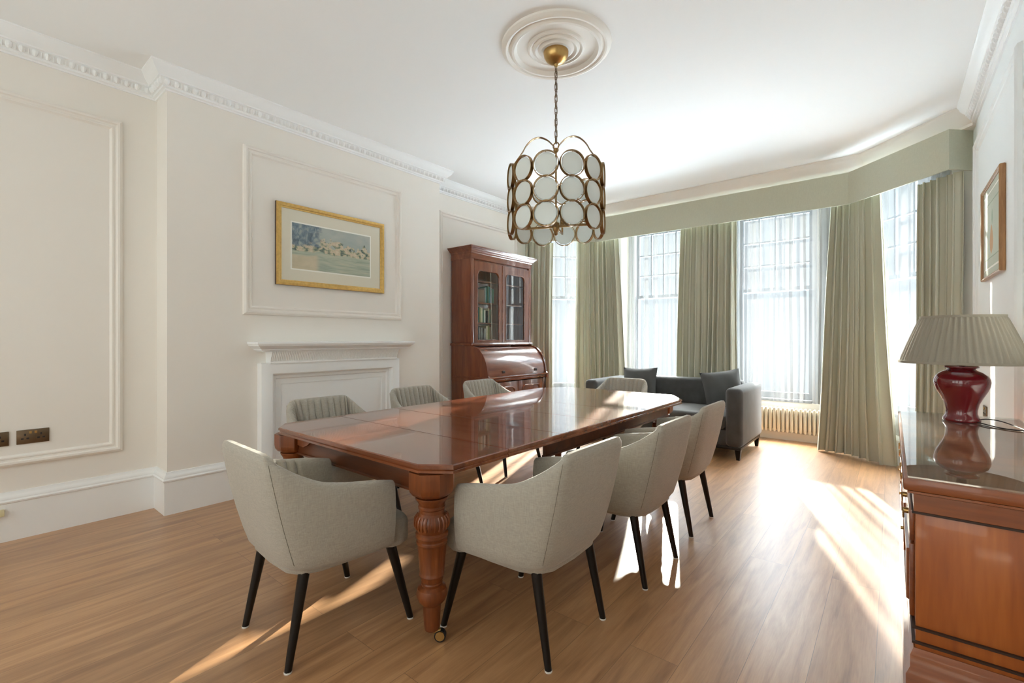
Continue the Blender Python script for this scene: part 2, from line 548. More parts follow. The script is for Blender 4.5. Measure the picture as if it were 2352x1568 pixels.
    def build(self, name, mat, parent=None, smooth=40, world=False, norm=True):
        bm = self.bm
        if norm: bmesh.ops.recalc_face_normals(bm, faces=bm.faces)
        me = bpy.data.meshes.new(name)
        bm.to_mesh(me); bm.free()
        me.materials.append(mat)
        if smooth:
            me.polygons.foreach_set('use_smooth', [True] * len(me.polygons))
            me.set_sharp_from_angle(angle=R(smooth))
        o = bpy.data.objects.new(name, me)
        COL.objects.link(o)
        if parent is not None:
            o.parent = parent
            if world:
                r = parent
                while r.parent: r = r.parent
                me.transform(Matrix.LocRotScale(r.location, r.rotation_euler, None).inverted())
        return o


def thing(name, label, cat, loc=(0, 0, 0), rz=0.0, group=None):
    o = bpy.data.objects.new(name, None)
    o.empty_display_size = 0.1
    COL.objects.link(o)
    o.location = loc; o.rotation_euler = (0, 0, rz)
    return tag(o, label, cat, group)


def tag(o, label, cat, group=None):
    o['label'] = label; o['category'] = cat
    if group: o['group'] = group
    return o


def struct(o):
    o['kind'] = 'structure'
    return o


def recentre(o):
    """put a single-mesh thing's origin at its base"""
    me = o.data
    xs = [v.co for v in me.vertices]
    c = Vector(((min(v.x for v in xs) + max(v.x for v in xs)) / 2, (min(v.y for v in xs) + max(v.y for v in xs)) / 2, min(v.z for v in xs)))
    me.transform(Matrix.Translation(-c)); o.location = c
    return o


def dup(root, loc, rz, label):
    r = root.copy(); COL.objects.link(r); r.location = loc; r.rotation_euler = (0, 0, rz); r['label'] = label
    for ch in list(root.children):
        c = ch.copy(); COL.objects.link(c); c.parent = r
        for g in ch.children:
            d = g.copy(); COL.objects.link(d); d.parent = c
    return r


def catmull(P, n):
    out = []
    P = [Vector(p) for p in P]
    for i in range(len(P) - 1):
        p0, p1, p2, p3 = P[max(i - 1, 0)], P[i], P[i + 1], P[min(i + 2, len(P) - 1)]
        for k in range(n):
            t = k / n
            out.append(0.5 * ((2 * p1) + (p2 - p0) * t + (2 * p0 - 5 * p1 + 4 * p2 - p3) * t * t + (3 * p1 - p0 - 3 * p2 + p3) * t ** 3))
    out.append(P[-1])
    return out


def rrect(x0, x1, z0, z1, r, n=6, corners=(1, 1, 1, 1)):
    """rounded rectangle, CCW from bottom-left: corners bl, br, tr, tl"""
    out = []
    for (cx, cz, a0, on) in ((x0 + r, z0 + r, 180, corners[0]), (x1 - r, z0 + r, 270, corners[1]), (x1 - r, z1 - r, 0, corners[2]), (x0 + r, z1 - r, 90, corners[3])):
        for k in range(n + 1):
            a = R(a0 + 90 * k / n)
            if on: out.append((cx + r * math.cos(a), cz + r * math.sin(a)))
            else:
                sx_, sz_ = (1 if math.cos(R(a0 + 45)) > 0 else -1), (1 if math.sin(R(a0 + 45)) > 0 else -1)
                out.append((cx + r * sx_, cz + r * sz_))
    return out


# ------------------------------------------------------------------ room shell
XL, XC, XR = -4.25, -4.0, 0.53          # recess wall, chimney breast, right wall
YB, CY0, CY1 = -1.6, 1.015, 3.59        # back wall, chimney breast ends
ZC = 3.165
YS = 5.52                               # where the bay starts
BL, BR, YF = -3.14, -0.58, 6.63         # bay corners and centre facet
T = 0.25

m = MB(); m.box(-4.6, 0.9, -2.0, 7.0, -0.12, 0)
struct(m.build('floor', M['floor'], smooth=0))
m = MB(); m.box(-4.6, 0.9, -2.0, 7.0, ZC, ZC + 0.12)
struct(m.build('ceiling', M['ceil'], smooth=0))


def facet_wall(mb, A, B, holes, z0, z1, t):
    """wall between plan points A and B, thickness t to the right of A->B, holes (s0, s1, z0, z1)"""
    A, B = Vector((*A, 0)), Vector((*B, 0))
    L = (B - A).length
    d = (B - A) / L
    nrm = Vector((-d.y, d.x, 0))
    mat = Matrix(((d.x, nrm.x, 0, A.x), (d.y, nrm.y, 0, A.y), (0, 0, 1, 0), (0, 0, 0, 1)))
    s = 0
    for (a, b, h0, h1) in holes:
        if a > s: mb.box(s, a, 0, t, z0, z1, mat=mat)
        mb.box(a, b, 0, t, z0, h0, mat=mat)
        mb.box(a, b, 0, t, h1, z1, mat=mat)
        s = b
    if s < L: mb.box(s, L, 0, t, z0, z1, mat=mat)
    return mat


SILL, HEAD = 0.47, 2.9
m = MB()
mat_w = facet_wall(m, (XL, YB), (XL, YS), [], 0, ZC, T)
m.box(XL, XC, CY0, CY1, 0, ZC)
struct(m.build('wall_left', M['wall'], smooth=0))
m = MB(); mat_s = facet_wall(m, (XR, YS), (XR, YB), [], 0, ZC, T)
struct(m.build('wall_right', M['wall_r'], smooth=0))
m = MB()
LF = math.hypot(BL - XL, YF - YS)
mat_l = facet_wall(m, (XL, YS), (BL, YF), [(0.33, LF - 0.22, SILL, HEAD)], 0, ZC, T)
mat_c = facet_wall(m, (BL, YF), (BR, YF), [(0.06, 0.98, SILL, HEAD), (1.52, 2.44, SILL, HEAD)], 0, ZC, T)
mat_r = facet_wall(m, (BR, YF), (XR, YS), [(0.22, LF - 0.33, SILL, HEAD)], 0, ZC, T)
# bulkhead above the pelmet that carries the bay cornice
BK = [(XL, 5.37), (-3.51, 6.11), (-0.21, 6.11), (XR, 5.37)]
m.prism([(XL, 5.37, 3.0), (-3.51, 6.11, 3.0), (-0.21, 6.11, 3.0), (XR, 5.37, 3.0), (XR, YS, 3.0), (BR, YF, 3.0), (BL, YF, 3.0), (XL, YS, 3.0)], (0, 0, ZC - 3.0), tri=True)
struct(m.build('wall_front', M['wall'], smooth=0))
m = MB()
mat_b = facet_wall(m, (XR, YB), (XL, YB), [(0.3, 1.6, 0.35, 2.95), (1.75, 3.05, 0.35, 2.95), (3.2, 4.5, 0.35, 2.95)], 0, ZC, T)  # openings for the added rear fill windows
struct(m.build('wall_back', M['wall_b'], smooth=0))


def sash(name, mat, s0, s1, z0, z1, rail=1.88, t0=0.06, cols=4, rows=3):
    """sliding sash window: box frame, two sashes, glazing bars in the upper one"""
    f = MB()
    f.box(s0, s0 + .05, 0.02, T - .02, z0, z1, mat=mat)
    f.box(s1 - .05, s1, 0.02, T - .02, z0, z1, mat=mat)
    f.box(s0 + .05, s1 - .05, 0.02, T - .02, z1 - .05, z1, mat=mat)
    w = f.build(name, M['box_frame'], smooth=0)
    struct(w)
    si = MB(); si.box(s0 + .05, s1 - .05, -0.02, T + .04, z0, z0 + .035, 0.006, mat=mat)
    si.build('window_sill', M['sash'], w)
    a, b = s0 + .05, s1 - .05
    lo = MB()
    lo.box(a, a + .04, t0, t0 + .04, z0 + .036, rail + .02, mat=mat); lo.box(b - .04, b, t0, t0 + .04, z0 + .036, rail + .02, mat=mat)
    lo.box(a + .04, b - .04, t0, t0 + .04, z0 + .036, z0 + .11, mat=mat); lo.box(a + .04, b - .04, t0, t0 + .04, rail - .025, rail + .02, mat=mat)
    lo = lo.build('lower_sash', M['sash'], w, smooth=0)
    g = MB(); g.box(a + .04, b - .04, t0 + .018, t0 + .022, z0 + .11, rail - .025, mat=mat)
    g.build('pane', M['pane'], lo, smooth=0)
    t1 = t0 + .05
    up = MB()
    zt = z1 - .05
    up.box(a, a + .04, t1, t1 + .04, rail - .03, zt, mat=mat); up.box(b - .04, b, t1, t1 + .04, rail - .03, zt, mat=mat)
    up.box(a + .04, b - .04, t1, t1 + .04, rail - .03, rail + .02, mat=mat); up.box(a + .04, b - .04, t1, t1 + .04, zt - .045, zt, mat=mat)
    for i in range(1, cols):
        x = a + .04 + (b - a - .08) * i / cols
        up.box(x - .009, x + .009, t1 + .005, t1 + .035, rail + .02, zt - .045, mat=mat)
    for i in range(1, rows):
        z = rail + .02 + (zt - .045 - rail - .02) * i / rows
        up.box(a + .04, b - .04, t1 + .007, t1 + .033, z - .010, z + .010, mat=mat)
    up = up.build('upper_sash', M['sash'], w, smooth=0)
    g = MB(); g.box(a + .04, b - .04, t1 + .018, t1 + .022, rail + .02, zt - .045, mat=mat)
    g.build('pane', M['pane'], up, smooth=0)
    return w


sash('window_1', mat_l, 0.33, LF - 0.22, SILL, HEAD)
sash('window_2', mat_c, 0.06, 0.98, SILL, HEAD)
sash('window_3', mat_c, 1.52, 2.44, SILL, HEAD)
for _k in range(3): sash('window_%d' % (5 + _k), mat_b, 0.3 + 1.45 * _k, 1.6 + 1.45 * _k, 0.35, 2.95, 1.65, cols=2, rows=2)  # unseen rear windows, added to brighten the near half of the room
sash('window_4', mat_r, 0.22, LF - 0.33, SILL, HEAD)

# cornices (profile a = into the room, b = up from the ceiling)
CORN = [(0, 0), (0.118, 0), (0.118, -0.010), (0.108, -0.018), (0.098, -0.040), (0.082, -0.058), (0.066, -0.072), (0.064, -0.082), (0.052, -0.084), (0.050, -0.094),
        (0.040, -0.118), (0.030, -0.122), (0.028, -0.136), (0.014, -0.140), (0.012, -0.150), (0, -0.150)]


def dentils(mb, A, B, nrm, z, pitch=0.056):
    A, B, nrm = Vector(A), Vector(B), Vector(nrm)
    d = (B - A); L = d.length; d /= L
    k = max(1, int(L / pitch))
    for i in range(k):
        c = A + d * ((i + .5) * L / k)
        # egg: small tapered bead, dart: thin wedge
        for off, w, pr_ in ((0, 0.0175, 0.024), (0.5 * L / k, 0.004, 0.014)):
            q = c + d * off
            rings = []
            for dz, ws, ps in ((.020, .62, .55), (.012, 1.0, .95), (.0, .98, 1.0), (-.012, .72, .8), (-.020, .3, .4)):
                rings.append([q + d * (x * w * ws) + nrm * (y * pr_ * ps) + Vector((0, 0, z + dz)) for x, y in ((-1, 0), (-.7, .75), (0, 1), (.7, .75), (1, 0))])
            mb.grid(rings, close_u=True, cap=True)


Z3 = lambda pts, z: [(x, y, z) for x, y in pts]
m = MB()
lp = [(XL, YB), (XL, CY0), (XC, CY0), (XC, CY1), (XL, CY1), (XL, 5.37)]
m.sweep(Z3(lp[::-1], ZC), CORN, (0, 0, 1))
zz = ZC - 0.106
o_ = 0.040
for A, B, nn in (((XL + o_, YB, 0), (XL + o_, CY0 - o_, 0), (1, 0, 0)), ((XL + o_, CY0 - o_, 0), (XC + o_, CY0 - o_, 0), (0, -1, 0)),
                 ((XC + o_, CY0 - o_, 0), (XC + o_, CY1 + o_, 0), (1, 0, 0)), ((XL + o_, CY1 + o_, 0), (XL + o_, 5.3, 0), (1, 0, 0))):
    dentils(m, A, B, nn, zz)
struct(m.build('trim_1', M['trim'], smooth=30))
m = MB()
m.sweep(Z3([(XR, YB), (XR, 5.37)], ZC), CORN, (0, 0, 1))
dentils(m, (XR - o_, YB, 0), (XR - o_, 5.3, 0), (-1, 0, 0), zz)
struct(m.build('trim_2', M['trim'], smooth=30))
m = MB()
BAYC = [(0, 0), (0.118, 0), (0.118, -0.012), (0.105, -0.022), (0.09, -0.05), (0.066, -0.08), (0.06, -0.10), (0.045, -0.12), (0.03, -0.14), (0.03, -0.163), (0, -0.163)]
m.sweep(Z3(BK[::-1], ZC), BAYC, (0, 0, 1))
struct(m.build('trim_3', M['wall'], smooth=30))

# skirting boards
SK = [(0, 0), (0.022, 0), (0.022, 0.232), (0.028, 0.236), (0.030, 0.246), (0.024, 0.256), (0.024, 0.264), (0.016, 0.278), (0.010, 0.286), (0.008, 0.300), (0, 0.300)]
m = MB()
m.sweep(Z3([(XC, 1.60), (XC, CY0), (XL, CY0), (XL, YB)], 0), SK, (0, 0, 1))
m.sweep(Z3([(BL, YF), (XL, YS), (XL, CY1), (XC, CY1), (XC, 3.0)], 0), SK, (0, 0, 1))
struct(m.build('baseboard_left', M['trim'], smooth=30))
m = MB()
m.sweep(Z3([(XR, -0.5), (XR, YS), (BR, YF)], 0), SK, (0, 0, 1))
struct(m.build('baseboard_right', M['trim'], smooth=30))
m = MB()
m.sweep(Z3([(BR, YF), (BL, YF)], 0), [(0, 0), (.02, 0), (.02, .09), (.012, .10), (0, .10)], (0, 0, 1))
struct(m.build('baseboard_front', M['wall'], smooth=30))

# panel mouldings: (a inward from the outer edge, b off the wall)
PM = [(0, 0), (0.004, 0.018), (0.018, 0.028), (0.030, 0.026), (0.036, 0.014), (0.046, 0.012), (0.052, 0.016), (0.060, 0.015), (0.066, 0.006), (0.072, 0)]


def panel(x, y0, y1, z0, z1, nx):
    mb = MB()
    pts = [(x, y0, z0), (x, y1, z0), (x, y1, z1), (x, y0, z1)]
    if nx < 0: pts = pts[::-1]
    mb.sweep(pts, PM, (nx, 0, 0), closed=True)
    return mb


struct(panel(XL, -0.15, 0.815, 0.455, 2.79, 1).build('trim_4', M['wall'], smooth=35))
struct(panel(XC, 1.512, 3.05, 1.445, 2.80, 1).build('trim_5', M['wall'], smooth=35))
struct(panel(XL, 3.80, 5.33, 0.455, 2.81, 1).build('trim_6', M['wall'], smooth=35))
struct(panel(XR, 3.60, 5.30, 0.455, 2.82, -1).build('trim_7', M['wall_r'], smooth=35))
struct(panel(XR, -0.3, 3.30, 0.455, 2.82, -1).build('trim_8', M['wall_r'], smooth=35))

# ------------------------------------------------------------------ ceiling rose and chandelier
CXY = (-1.71, 2.55)
rose = thing('ceiling_rose', 'round white plaster ceiling rose of concentric rings above the chandelier', 'ceiling rose', (*CXY, ZC))
m = MB()
m.lathe([(0.358, 0), (0.356, -0.012), (0.345, -0.024), (0.330, -0.030), (0.318, -0.028), (0.308, -0.018), (0.300, -0.022), (0.290, -0.034), (0.276, -0.036), (0.266, -0.028), (0.258, -0.012), (0.24, -0.008),
         (0.19, -0.010), (0.182, -0.020), (0.172, -0.024), (0.162, -0.018), (0.156, -0.014), (0.146, -0.026), (0.136, -0.030), (0.126, -0.024), (0.118, -0.018), (0.100, -0.034), (0.08, -0.036), (0.0, -0.036)][::-1], n=96, cap=False)
m.build('plaster_rings', M['plaster'], rose, 28)

ch = thing('chandelier', 'drum chandelier of round frosted discs in antique gold rings hanging over the table', 'chandelier', (*CXY, ZC - 0.036))
ZB = ZC - 0.036     # local z = world - ZB
def zl(z): return z - ZB
m = MB(); m.lathe([(0.082, 0), (0.082, -0.006), (0.078, -0.03), (0.062, -0.055), (0.036, -0.072), (0.014, -0.080), (0.010, -0.095), (0.0, -0.096)], n=36)
m.build('canopy', M['brass'], ch, 40)
m = MB()
z0, z1 = zl(2.535), -0.093
nl = 13
for i in range(nl):
    zc = z1 + (z0 - z1) * (i + .5) / nl
    hl = (z1 - z0) / nl * .68
    pts = []
    for k in range(16):
        a = 2 * math.pi * k / 16
        x = 0.0085 * math.cos(a); z = (hl - .0085) * (1 if math.sin(a) > 0 else -1) + .0085 * math.sin(a)
        pts.append((x, 0, zc + z) if i % 2 else (0, x, zc + z))
    m.tube(pts, 0.0026, 6, closed=True)
m.tube([(0.006 * math.sin(k * 2.1), 0.005 * math.cos(k * 1.7), z1 + (z0 - z1) * k / 12) for k in range(13)], 0.0022, 6)
m.build('chain', M['bronze'], ch, 50)
m = MB(); m.tube([(0.022 * math.cos(2 * math.pi * k / 20), 0, zl(2.515) + 0.022 * math.sin(2 * math.pi * k / 20)) for k in range(20)], 0.004, 8, closed=True)
m.lathe([(0.0, zl(2.50)), (0.016, zl(2.498)), (0.018, zl(2.485)), (0.012, zl(2.475)), (0.006, zl(2.47)), (0.006, zl(2.0)), (0.0, zl(2.0))], n=12)
m.build('centre_rod', M['chandelier'], ch, 40)
RD, RR = 0.302, 0.0785
NCOL = 12
ROWS = [2.292, 2.144, 1.996]
A0 = math.atan2(-CXY[1], -CXY[0])
def band(mb, Mx):
    rows = []
    for k in range(40):
        a = 2 * math.pi * k / 40
        c, s = math.cos(a), math.sin(a)
        rows.append([Mx @ Vector((r * c, r * s, z)) for r, z in ((RR, -.011), (RR, .011), (RR - .004, .011), (RR - .004, -.011))])
    mb.grid(rows, close_u=True, close_v=True)
    for k in range(3):
        a = 2 * math.pi * k / 3 + math.pi / 2
        mb.tube([Mx @ Vector((r * math.cos(a), r * math.sin(a), 0)) for r in (RR - .002, RR - .012)], 0.0018, 5)
for i in range(NCOL):
    a = A0 + math.radians(18.5) + 2 * math.pi * i / NCOL
    er = Vector((math.cos(a), math.sin(a), 0)); et = Vector((-math.sin(a), math.cos(a), 0))
    for z in ROWS:
        c = er * RD + Vector((0, 0, zl(z)))
        Mx = Matrix(((et.x, 0, er.x, c.x), (et.y, 0, er.y, c.y), (0, 1, 0, c.z), (0, 0, 0, 1)))
        mb = MB(); band(mb, Mx)
        ro = mb.build('gold_ring', M['chandelier'], ch, 40)
        mb = MB(); mb.lathe([(0, -.003), (RR - .014, -.003), (RR - .011, 0), (RR - .014, .003), (0.04, .005), (0, .006)], n=32, mat=Mx)
        mb.build('glass_disc', M['frosted'], ro, 40)
for k in range(2):
    a = A0 + math.radians(90 + 180 * k)
    er = Vector((math.cos(a), math.sin(a), 0)); et = Vector((-math.sin(a), math.cos(a), 0))
    mb = MB()
    pts = [(0.012, 2.505), (0.032, 2.530), (0.062, 2.556), (0.105, 2.572), (0.15, 2.562), (0.192, 2.525), (0.222, 2.475), (0.262, 2.42), (0.292, 2.375)]
    cp = catmull([(x, z, 0) for x, z in pts], 5)
    rows = []
    for j, q in enumerate(cp):
        t = (cp[min(j + 1, len(cp) - 1)] - cp[max(j - 1, 0)]).normalized()
        nn = Vector((-t.y, t.x))
        rows.append([er * (q.x + nn.x * d) + Vector((0, 0, zl(q.y + nn.y * d))) + et * w for w, d in ((-.011, 0), (.011, 0), (.011, .003), (-.011, .003))])
    mb.grid(rows, close_u=True, cap=True)
    mb.build('hoop', M['chandelier'], ch, 40)
m = MB()
m.lathe([(0, zl(2.012)), (0.022, zl(2.008)), (0.026, zl(1.985)), (0.02, zl(1.962)), (0.010, zl(1.945)), (0.012, zl(1.935)), (0, zl(1.925))], n=16)
m.build('hub', M['chandelier'], ch, 40)
for k in range(4):
    a = A0 + math.radians(90 - 12 + 90 * k)
    er = Vector((math.cos(a), math.sin(a), 0)); et = Vector((-math.sin(a), math.cos(a), 0))
    mb = MB()
    Mx = Matrix(((er.x, et.x, 0, 0), (er.y, et.y, 0, 0), (0, 0, 1, zl(1.985)), (0, 0, 0, 1)))
    mb.box(0.02, 0.215, -.006, .006, -.007, .007, .002, mat=Mx)
    mb.box(0.203, 0.215, -.006, .006, .006, .05, .002, mat=Mx)
    arm = mb.build('lamp_arm', M['chandelier'], ch, 40)
    mb = MB(); mb.lathe([(0, .05), (.022, .05), (.024, .056), (.015, .06), (.014, .10), (0, .10)], n=14, mat=Mx, c=er * 0.209)
    mb.build('lamp_holder', M['chandelier'], arm, 40)

# ------------------------------------------------------------------ pelmet, curtains, sheers, radiator
pm = MB()
PZ0, PZ1 = 2.665, 2.999
fr = [(XR - .004, 5.48), (0.365, 5.315), (-0.36, 6.03), (-3.36, 6.03), (-4.085, 5.315), (XL + .004, 5.48)]
pm.sweep(Z3(fr, PZ0), [(0, 0), (0, PZ1 - PZ0), (-0.018, PZ1 - PZ0), (-0.018, 0)], (0, 0, 1))
o = pm.build('pelmet', M['pelmet'], None, 20)
recentre(o)
tag(o, 'long sage green fabric pelmet board running round the top of the bay window', 'pelmet')


def resample(pts, n):
    P = [Vector((*p, 0)) for p in pts]
    L = [0]
    for i in range(1, len(P)): L.append(L[-1] + (P[i] - P[i - 1]).length)
    out = []
    for k in range(n + 1):
        d = L[-1] * k / n
        j = max(i for i in range(len(L)) if L[i] <= d + 1e-9)
        j = min(j, len(P) - 2)
        t = (d - L[j]) / (L[j + 1] - L[j])
        out.append((P[j].lerp(P[j + 1], t), (P[j + 1] - P[j]).normalized()))
    return out, L[-1]


def smooth_path(pts, n, it):
    q, L = resample(pts, n)
    P = [a for a, _ in q]
    for _ in range(it):
        P = [P[0]] + [(P[i - 1] + P[i] * 2 + P[i + 1]) / 4 for i in range(1, len(P) - 1)] + [P[-1]]
    out = []
    for i in range(len(P)):
        t = (P[min(i + 1, len(P) - 1)] - P[max(i - 1, 0)]).normalized()
        out.append((P[i], t))
    return out, L


def drape(name, top, bot, z0, z1, folds, amp_t, amp_b, mat, seed, thick=0.004, npf=10, nz=18, it=20, gather=0.0):
    rnd = random.Random(seed)
    n = folds * npf
    A, La = smooth_path(top, n, it); B, Lb = smooth_path(bot, n, it)
    ph = [0.0]
    wts = [rnd.uniform(0.72, 1.3) for _ in range(folds + 1)]
    fa = [rnd.uniform(0.65, 1.2) for _ in range(folds + 2)]
    # phase along the width with unequal fold widths
    cum = [0]
    for w in wts[:folds]: cum.append(cum[-1] + w)
    def phase(u):
        x = u * cum[-1]
        j = 0
        while j < folds - 1 and cum[j + 1] < x: j += 1
        return j + (x - cum[j]) / wts[j], j
    lean = [rnd.uniform(-0.4, 0.4) for _ in range(folds + 1)]
    rows = []
    for k in range(nz + 1):
        f = k / nz                       # 0 top, 1 bottom
        ring = []
        for i in range(n + 1):
            u = i / n
            p, j = phase(u)
            base = A[i][0].lerp(B[i][0], f); tg = A[i][1].lerp(B[i][1], f).normalized()
            nr = Vector((tg.y, -tg.x, 0))
            am = (amp_t + (amp_b - amp_t) * min(1, f * 1.4) ** 0.8) * fa[j]
            c = math.sin(2 * math.pi * p + 0.25 * math.sin(3 * f + j))
            s2 = math.sin(4 * math.pi * p + lean[j])
            off = am * (c + 0.12 * s2)
            lat = am * 0.35 * math.sin(4 * math.pi * p)
            q = base + nr * off + tg * (lat + 0.012 * math.sin(5 * f + seed + j * .7) * f)
            ring.append(Vector((q.x, q.y, z1 + (z0 - z1) * f)))
        rows.append(ring)
    mb = MB()
    if thick:
        # sheet with thickness: front and back skins
        back = []
        for ring in rows:
            b = []
            for i, q in enumerate(ring):
                t = (ring[min(i + 1, n)] - ring[max(i - 1, 0)]).normalized()
                b.append(q - Vector((t.y, -t.x, 0)) * thick)
            back.append(b)
        mb.grid([r + b[::-1] for r, b in zip(rows, back)], close_u=True, cap=False)
        vv = None
    else:
        vv = mb.grid(rows)
    o = mb.build(name, mat, None, 180, norm=True)
    if not thick:
        at = o.data.attributes.new('gather', 'FLOAT', 'POINT')
        vals = []
        for k in range(nz + 1):
            for i in range(n + 1):
                f = k / nz
                vals.append(seed * 17.3 + (i / n) * La * gather + 0.25 * f * math.sin(seed + 9 * i / n))
        at.data.foreach_set('value', vals)
    return recentre(o)


cg = 'sage curtains of the bay window'
tag(drape('curtain', [(-4.16, 5.40), (-3.87, 5.70)], [(-4.16, 5.42), (-3.90, 5.68)], 0.02, 2.663, 5, .036, .046, M['curtain'], 1),
    'leftmost sage curtain, partly behind the mahogany bureau bookcase', 'curtain', cg)
tag(drape('curtain', [(-3.63, 5.96), (-3.34, 6.25), (-3.10, 6.25)], [(-3.66, 5.93), (-3.34, 6.25), (-2.95, 6.25)], 0.015, 2.72, 9, .036, .052, M['curtain'], 2),
    'sage curtain in the left corner of the bay, behind the far end chair', 'curtain', cg)
tag(drape('curtain', [(-2.19, 6.24), (-1.50, 6.24)], [(-2.27, 6.24), (-1.50, 6.24)], 0.015, 2.72, 10, .038, .048, M['curtain'], 3),
    'middle sage curtain hanging behind the grey sofa', 'curtain', cg)
tag(drape('curtain', [(-0.53, 6.23), (-0.36, 6.20), (-0.10, 5.95)], [(-0.66, 6.22), (-0.36, 6.17), (0.01, 5.83)], 0.012, 2.72, 8, .036, .060, M['curtain'], 4),
    'full length sage curtain right of the radiator, hem on the floor', 'curtain', cg)
tag(drape('curtain', [(0.19, 5.69), (0.455, 5.425)], [(0.175, 5.705), (0.45, 5.43)], 0.015, 2.663, 6, .034, .042, M['curtain'], 5),
    'rightmost sage curtain behind the red table lamp', 'curtain', cg)

sg = 'white sheers over the bay windows'
tag(drape('sheer_curtain', [(-4.10, 5.585), (-3.30, 6.385)], [(-4.10, 5.585), (-3.30, 6.385)], 0.50, 2.9, 14, .006, .011, M['sheer'], 11, thick=0, it=0, gather=8),
    'narrow white sheer at the left window, next to the bookcase', 'sheer curtain', sg)
tag(drape('sheer_curtain', [(-3.22, 6.46), (-1.95, 6.46)], [(-3.22, 6.46), (-1.95, 6.46)], 0.50, 2.9, 20, .007, .013, M['sheer'], 12, thick=0, it=0, gather=8),
    'white sheer over the window behind the left sofa cushion', 'sheer curtain', sg)
tag(drape('sheer_curtain', [(-1.80, 6.46), (-0.42, 6.46)], [(-1.80, 6.46), (-0.42, 6.46)], 0.49, 2.9, 22, .007, .014, M['sheer_m'], 13, thick=0, it=0, gather=8),
    'white sheer hanging just above the radiator', 'sheer curtain', sg)
tag(drape('sheer_curtain', [(-0.42, 6.385), (0.40, 5.565)], [(-0.42, 6.385), (0.40, 5.565)], 0.30, 2.9, 12, .006, .012, M['sheer_d'], 14, thick=0, it=0, gather=9),
    'white sheer at the right window, beyond the sideboard', 'sheer curtain', sg)

rad = thing('radiator', 'cream column radiator under the window to the right of the sofa', 'radiator', (-1.12, 6.555, 0.105))
for i in range(23):
    x = -0.52 + i * 0.0462
    mb = MB()
    for y in (-0.032, 0.032):
        mb.lathe([(0.0, 0.003), (0.010, 0.005), (0.0165, 0.018), (0.0165, 0.285), (0.012, 0.298), (0, 0.302)], c=(x, y, 0), n=12)
    mb.box(x - .014, x + .014, -.036, .036, .012, .042, .008)
    mb.box(x - .014, x + .014, -.036, .036, .255, .288, .010)
    mb.box(x - .024, x + .024, -.016, .016, .018, .038, .006)
    mb.box(x - .024, x + .024, -.016, .016, .26, .28, .006)
    mb.build('radiator_column', M['radiator'], rad, 50)
mb = MB()
for x in (-.40, .40):
    bk_ = MB(); bk_.box(x - .008, x + .008, .0, .072, .0, .05, .002)
    bk_.build('wall_bracket', M['radiator'], rad, 30)
mb.tube([(.535, 0, .02), (.56, 0, .01), (.565, 0, -.02), (.565, 0, -.10)], .009, 8)
mb.build('feed_pipe', M['radiator'], rad, 50)

# ------------------------------------------------------------------ fireplace surround
fp = thing('fireplace_surround', 'white painted fireplace surround with fluted mantel on the chimney breast', 'fireplace', (XC, 2.30, 0))
F0, F1 = 1.625, 2.975
m = MB()
m.box(XC, -3.80, 1.545, 3.08, 1.204, 1.226, .004)
m.build('mantel_shelf', M['trim'], fp, 30, world=True)
m = MB()
mp_ = [(0.0, 0.0), (0.190, 0.0), (0.190, -.010), (0.175, -.018), (0.165, -.030), (0.150, -.036), (0.150, -.046), (0.128, -.050), (0.128, -.056), (0.0, -.056)]
yi0, yi1 = 1.555 + .19, 3.07 - .19
m.sweep([(XC, yi1, 1.204), (XC, yi0, 1.204)], mp_, (0, 0, 1), cap=True)
for y, sgn in ((yi0, -1), (yi1, 1)):      # mitred returns
    m.grid([[(XC + a, y, 1.204 + b) for a, b in mp_], [(XC + a, y + sgn * a, 1.204 + b) for a, b in mp_], ], close_u=True)
    m.grid([[(XC + a, y + sgn * a, 1.204 + b) for a, b in mp_], [(XC, y + sgn * a, 1.204 + b) for a, b in mp_]], close_u=True)
m.build('shelf_moulding', M['trim'], fp, 30, world=True)
m = MB()
NF = 86
ya, yb = 1.69, 2.935
for i in range(NF):                       # fluted frieze leaning out to the shelf
    y0_, y1_ = ya + (yb - ya) * i / NF, ya + (yb - ya) * (i + 1) / NF
    pts_t, pts_b = [], []
    for k in range(5):
        y = y0_ + (y1_ - y0_) * k / 4
        dd = -.008 * math.sin(math.pi * k / 4)
        pts_t.append((XC + .126 + dd, y, 1.148)); pts_b.append((XC + .090 + dd, y, 1.062))
    mid = [(XC + .100 + .5 * (p[0] - XC - .126), p[1], 1.10) for p in pts_t]
    m.grid([pts_t, mid, pts_b])
m.grid([[(XC, ya, 1.148), (XC + .126, ya, 1.148)], [(XC, ya, 1.10), (XC + .100, ya, 1.10)], [(XC, ya, 1.062), (XC + .090, ya, 1.062)]])
m.grid([[(XC, yb, 1.148), (XC + .126, yb, 1.148)], [(XC, yb, 1.10), (XC + .100, yb, 1.10)], [(XC, yb, 1.062), (XC + .090, yb, 1.062)]])
m.box(XC, XC + .092, ya, yb, 1.046, 1.064, .003)
m.build('fluted_frieze', M['trim'], fp, 30, world=True, norm=False)
m = MB()
U = lambda y0, y1, zt, x: [(x, y0, 0), (x, y0, zt), (x, y1, zt), (x, y1, 0)]
# stepped architrave swept up, across and down; a > 0 is inward
m.sweep(U(F0, F1, 1.05, XC)[::-1], [(0, 0), (0, .075), (.010, .08), (.085, .08), (.095, .072), (.100, .045), (.125, .040), (.135, .028), (.178, .022), (.182, 0)], (1, 0, 0))
m.build('architrave', M['trim'], fp, 30, world=True)
m = MB(); m.box(XC, XC + .016, 1.80, 2.80, 0, .876)
m.box(XC, XC + .03, 1.80, 2.80, .0, .06, .004)
m.build('infill_panel', M['trim'], fp, 0, world=True)


